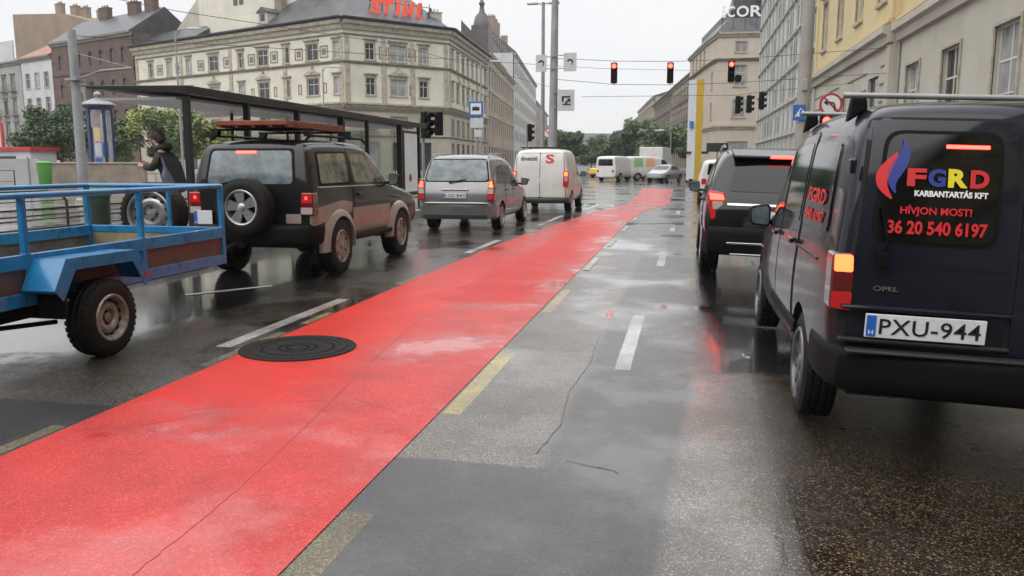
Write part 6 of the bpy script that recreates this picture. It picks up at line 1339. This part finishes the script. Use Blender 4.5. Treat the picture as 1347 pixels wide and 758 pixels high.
b = row_building('apartment_house', 'low distant beige house just left of the lamp mast', ep(140.5), ep(225), 22.5, 'brown_s2', [(17, 2.2), (12.5, 2.2), (8, 2.2)], 6, 1.8, 's', roof='slate2', rh=4, ground=(.5, 4, 3), frame='wframe_d')
b = row_building('apartment_house', 'farthest pale house at the vanishing end of the left row', ep(226), ep(420), 18, 'brown_s2', [(13, 2.4), (8, 2.4)], 9, 2.5, 's', roof='slate2', rh=4, frame='wframe_d')

# right side of the boulevard beyond the tower (far to near)
i0_ = (2.7, 163); iu = Vector((-.1032+-.015, .993))
def ip_(s): return (i0_[0]+iu.x*s, i0_[1]+iu.y*s)
RB = [(15.2, 2.3), (10.8, 2.3), (6.6, 2.3)]
row_building('apartment_house', 'brown apartment house with dark balconies behind the yellow pylon', ip_(56), ip_(-3.5), 20.2, 'brown_s2', RB, 4.6, 1.5, 'shb', roof='slate2', rh=2.5, ground=(.5, 4, 3), frame='wframe_d', trim='trim_d', panes=('pane',), overhang=.8)
row_building('apartment_house', 'second brown house from the tower, with a wide grey eave', ip_(112), ip_(56.5), 19.8, 'brown_s', RB, 5, 1.6, 'shb', roof='slate', rh=3, ground=(.5, 4, 3), frame='wframe_d', trim='trim_d', panes=('pane',), overhang=1.2)
row_building('apartment_house', 'taller tan house above the boulevard trees', ip_(196), ip_(112.5), 23.2, 'brown_s2', [(18, 2.3), (13.6, 2.3), (9.2, 2.3)], 7, 2, 'sh', roof='slate2', rh=2, frame='wframe_d', trim='trim_d', panes=('pane',))
row_building('apartment_house', 'farthest grey-brown house at the end of the right row', ip_(420), ip_(196.5), 21, 'brown_s', [(16, 2.3), (11, 2.3)], 11, 3, 's', roof='slate2', rh=3, frame='wframe_d', trim='trim_d', panes=('pane',))

# pinkish tower with rooftop letters
b = Bld('corner_tower_building', 'tall pinkish beige corner building with white rooftop letters', (8, 134), 'pink_s')
h0, h1, h2 = (2.95, 138), (4.3, 130), (20, 131)
ws = [(3.3, 18.0, 1.6, 1.5, 's'), (3.3, 13.0, 1.7, 3.1, 's'), (3.3, 8.4, 1.8, 2.6, 's'), (7.6, 18.0, 1.6, 1.5, 's'), (7.6, 13, 1.7, 3.1, 's'), (7.6, 8.4, 1.8, 2.6, 's'), (3.3, .6, 3, 4.2, 'pm', 'wframe_d'), (7.6, .6, 3, 4.2, 'pm', 'wframe_d')]
b.fac(h1, h2, 0, 20.8, ws, panes=('pane_w',)); b.fac(h0, h1, 0, 20.8, [(4, 13, 1, 2.4, 's'), (4, 8.4, 1, 2.4, 's')], panes=('pane_w',)); b.fac((.2, 160), h0, 0, 20.8, [(5+i*4.5, z, 1.3, 2, 's') for i in range(4) for z in (17.8, 13, 8.4)], panes=('pane',))
for P, Q in ((h1, h2), (h0, h1), ((.2, 160), h0)): b.band(P, Q, 16.7, 17.1, .45, 'trim_d', 'string_course', .1); b.band(P, Q, 20.2, 20.85, .5, 'trim', ext=.1); b.band(P, Q, 6.6, 7.2, .35, 'trim', 'string_course', .05)
b.core([(.5, 160), (3.2, 138.2), (4.5, 130.3), (20, 131.3), (20, 160)], 0, 20.7)
b.roof([(.2, 160), h0, h1, h2], [(2.0, 160), (4.6, 138.6), (5.8, 131.8), (20, 132.6)], 20.9, 23.2, 'slate', .4); b.core([(2.2, 160), (4.8, 138.8), (6.0, 132.0), (20, 132.8), (20, 160)], 20.7, 24.4, 'slate_d')
m = MB(); m.prism([(6.3-8, 133-134), (14-8, 133.5-134), (14-8, 150-134), (6.3-8, 148-134)], 24.3, 27); m.build('roof_structure', M['slate'], b.r)
m = MB(); m.box((10-8, 132-134, 27.5), (1, 1, 4)); m.build('chimney', M['brick_d'], b.r)
ls = thing('rooftop_sign', 'white block letters along the roof edge of the pinkish tower', 'sign', (4.7, 130.0, 23.0))
m = MB()
for x in (0, 1.6, 3.3, 5): m.tube([(x, .2, -1.8), (x, .2, 1.6)], .05, 6)
m.tube([(-.1, .2, .2), (7, .2, .2)], .05, 6); m.build('sign_frame', M['dkgrey'], ls)
for ch, x, w in (('E', -.05, .55), ('C', .65, 1.1), ('O', 2.0, 1.75), ('R', 4.0, 1.65)): text_on('letter', ch, M['tx_white'], ls, (x, .05, .0), (1, 0, 0), (0, 0, 1), w, 1.6, thick=.15, bold=.02)

# grey modernist slab on the right
b = Bld('office_slab', 'pale grey-green modernist block with rows of narrow dark windows', (12, 88), 'cool')
ws = []
for i in range(14):
    for k in range(7): ws.append((2.0+i*3.55, 4.6+k*2.85, 1.0, 1.6, 'p', 'wframe_d'))
P, Q = (9, 113), (9, 62.6)
b.fac(P, Q, 0, 32, ws, panes=('pane_d',), reveal=.2)
for k in range(9): b.band(P, Q, 3.9+k*2.85, 4.1+k*2.85, .22, 'greige', 'floor_ledge')
m = MB(); m2 = MB(); rnd = random.Random(4)
for i in range(14):
    for k in range(9):
        y = 113-(3.55*i+3.55); z = 4.6+k*2.85
        (m if rnd.random() < .6 else m2).box((9-.03-12, y-88, z+.75), (.06, 1.5, 1.6))
    m.box((9-.06-12, 113-(3.55*i+.3)-88, 17), (.12, .22, 30))
m.build('pale_infill', M['wframe'], b.r); m2.build('green_infill', pmat('green_grey_infill', (.20, .25, .21), .5, var=.2), b.r)
b.core([(9.2, 112.8), (9.2, 62.7), (24, 62.7), (24, 112.8)], 0, 31.9); b.fac((24, 113), (9, 113), 0, 32)

# yellow and grey-beige palace on the right
b = Bld('palace_building', 'long building with pale yellow upper floors over a grey-beige ground floor, on the right', (12, 35), 'greige')
P, Q = (9.0, 62.4), (9.0, -70); L_ = 70.4; P2, Q2 = (8.75, 62.4), (8.75, 39.5)  # stretch behind the camera is added unseen, for darker reflections in the cars
ys = [55.6, 50.6, 45.2, 37, 32, 26.8, 21.6, 16.4, 11.2, 6, .8, -4.4, -9.6, -14.8, -20, -25.2, -30.4]
lo = [(62.4-y, 2.55, 2.0, 3.0, 'sm', 'wframe') for y in ys if y < 39]
b.fac((9, 39.5), (9, -70), 0, 7.3, [(39.5-y, 2.55, 2.0, 3.0, 'sm', 'wframe') for y in ys if y < 39], panes=('pane', 'pane_w'))
b.fac(P2, Q2, 0, 7.3, [(62.4-43.2, .6, 2.2, 5.0, 'p', 'wframe_d'), (62.4-51, 2.4, 1.8, 2.8, 's'), (62.4-57, 2.4, 1.8, 2.8, 's')], panes=('pane',))
b.fac((8.75, 39.5), (9, 39.49), 0, 7.3)
b.fac((9, 39.5), (9, -70), 7.3, 19, [(39.5-y, z, 1.9, h, 'shm', 'wframe') for y in ys if y < 39 for z, h in ((8.9, 3.0), (14, 2.6))], wall='yel_s', panes=('pane', 'pane_w'))
b.fac(P2, Q2, 7.3, 19, [(x, z, 1.6, h, 'shm', 'wframe') for x in (3.6, 9.2, 14.8, 20.2) for z, h in ((8.9, 3.0), (14, 2.6))], wall='yel_s', panes=('pane', 'pane_w'))
b.fac((8.75, 39.5), (9, 39.49), 7.3, 19, wall='yel_s')
for (a, c, o) in (((9, 39.3), (9, -70), .45), (P2, Q2, .5)):
    b.band(a, c, 6.75, 7.45, o, 'greige', 'cornice'); b.band(a, c, 7.46, 7.75, o*.55, 'yel_s', 'string_course'); b.band(a, c, 18.2, 19.05, .8, 'trim'); b.band(a, c, 1.2, 1.35, .08, 'greige', 'plinth')
for z in (1.9, 2.7, 3.5, 4.3, 5.1, 5.9):
    m = MB()
    for a, c in ((61.8, 58.3), (55.7, 52.4), (49.6, 44.7), (41.7, 39.7)): m.span((8.70-12, c-35, z), (8.752-12, a-35, z+.06))
    m.build('rustication_joint', M['concrete'], b.r)
for y in (40.0, 61.9): b.panel((8.75, 62.4), (8.75, 39.5), 62.4-y, 0, .8, 6.7, .12, 'greige', 'pilaster'); b.panel((8.75, 62.4), (8.75, 39.5), 62.4-y, 7.8, .8, 10.3, .12, 'yel_s', 'pilaster')
m = MB(); m.tube([(8.93-12, 39.2-35, 0), (8.93-12, 39.2-35, 6.7)], .06); m.build('drainpipe', M['polec'], b.r)
b.core([(9.25, 62.2), (9.25, -70), (24, -70), (24, 62.2)], 0, 18.9); b.roof([(8.75, 62.4), (8.75, -70)], [(15, 62.4), (15, -70)], 19.1, 23, 'slate', .6)
m = MB(); m.lathe([(.10, 0), (.16, .1), (.13, .45), (.03, .55)], (8.0-12, 53-35, 11.2), n=8); m.tube([(8.75-12, 53-35, 11.9), (8.0-12, 53-35, 11.75)], .025); m.build('wall_lantern', M['plastic'], b.r)
# closing block far behind everything at the end of the boulevard (hazy hill of roofs)
hz = MB(); hz.add([(-900, 790, -1), (500, 790, -1), (500, 790.1, 22), (-100, 790, 30), (-300, 790, 26), (-900, 790, 34)], [(0, 1, 2, 3, 4, 5)]); hz.extr([(-900, 790, -1), (500, 790, -1), (500, 790, 20), (-900, 790, 26)], (0, 60, 0)); hz.build('hills', pmat('distant_hill', (.10, .12, .12), .9))['kind'] = 'structure'
row_building('apartment_house', 'brown apartment house added out of view behind the viewer to darken reflections', (9, -42), (-70, -36), 19, 'brown_s', [(15, 2.2), (11, 2.2), (7, 2.2)], 4.5, 1.5, 's', roof='slate', rh=3, ground=(.5, 4, 3), frame='wframe_d', trim='trim_d', panes=('pane',))  # unseen house added so car glass reflects dark walls instead of sky
hb = MB(); hb.span((-950, -950, -1.2), (950, 950, 60)); hv = hb.build('haze', None or pmat('haze_air', (1, 1, 1))); hv['kind'] = 'stuff'
hm = hv.data.materials[0].node_tree; hm.nodes.clear(); ho = hm.nodes.new('ShaderNodeOutputMaterial'); pv = hm.nodes.new('ShaderNodeVolumePrincipled'); pv.inputs['Density'].default_value = .00045; pv.inputs['Color'].default_value = (.93, .95, .97, 1); hm.links.new(pv.outputs[0], ho.inputs['Volume'])
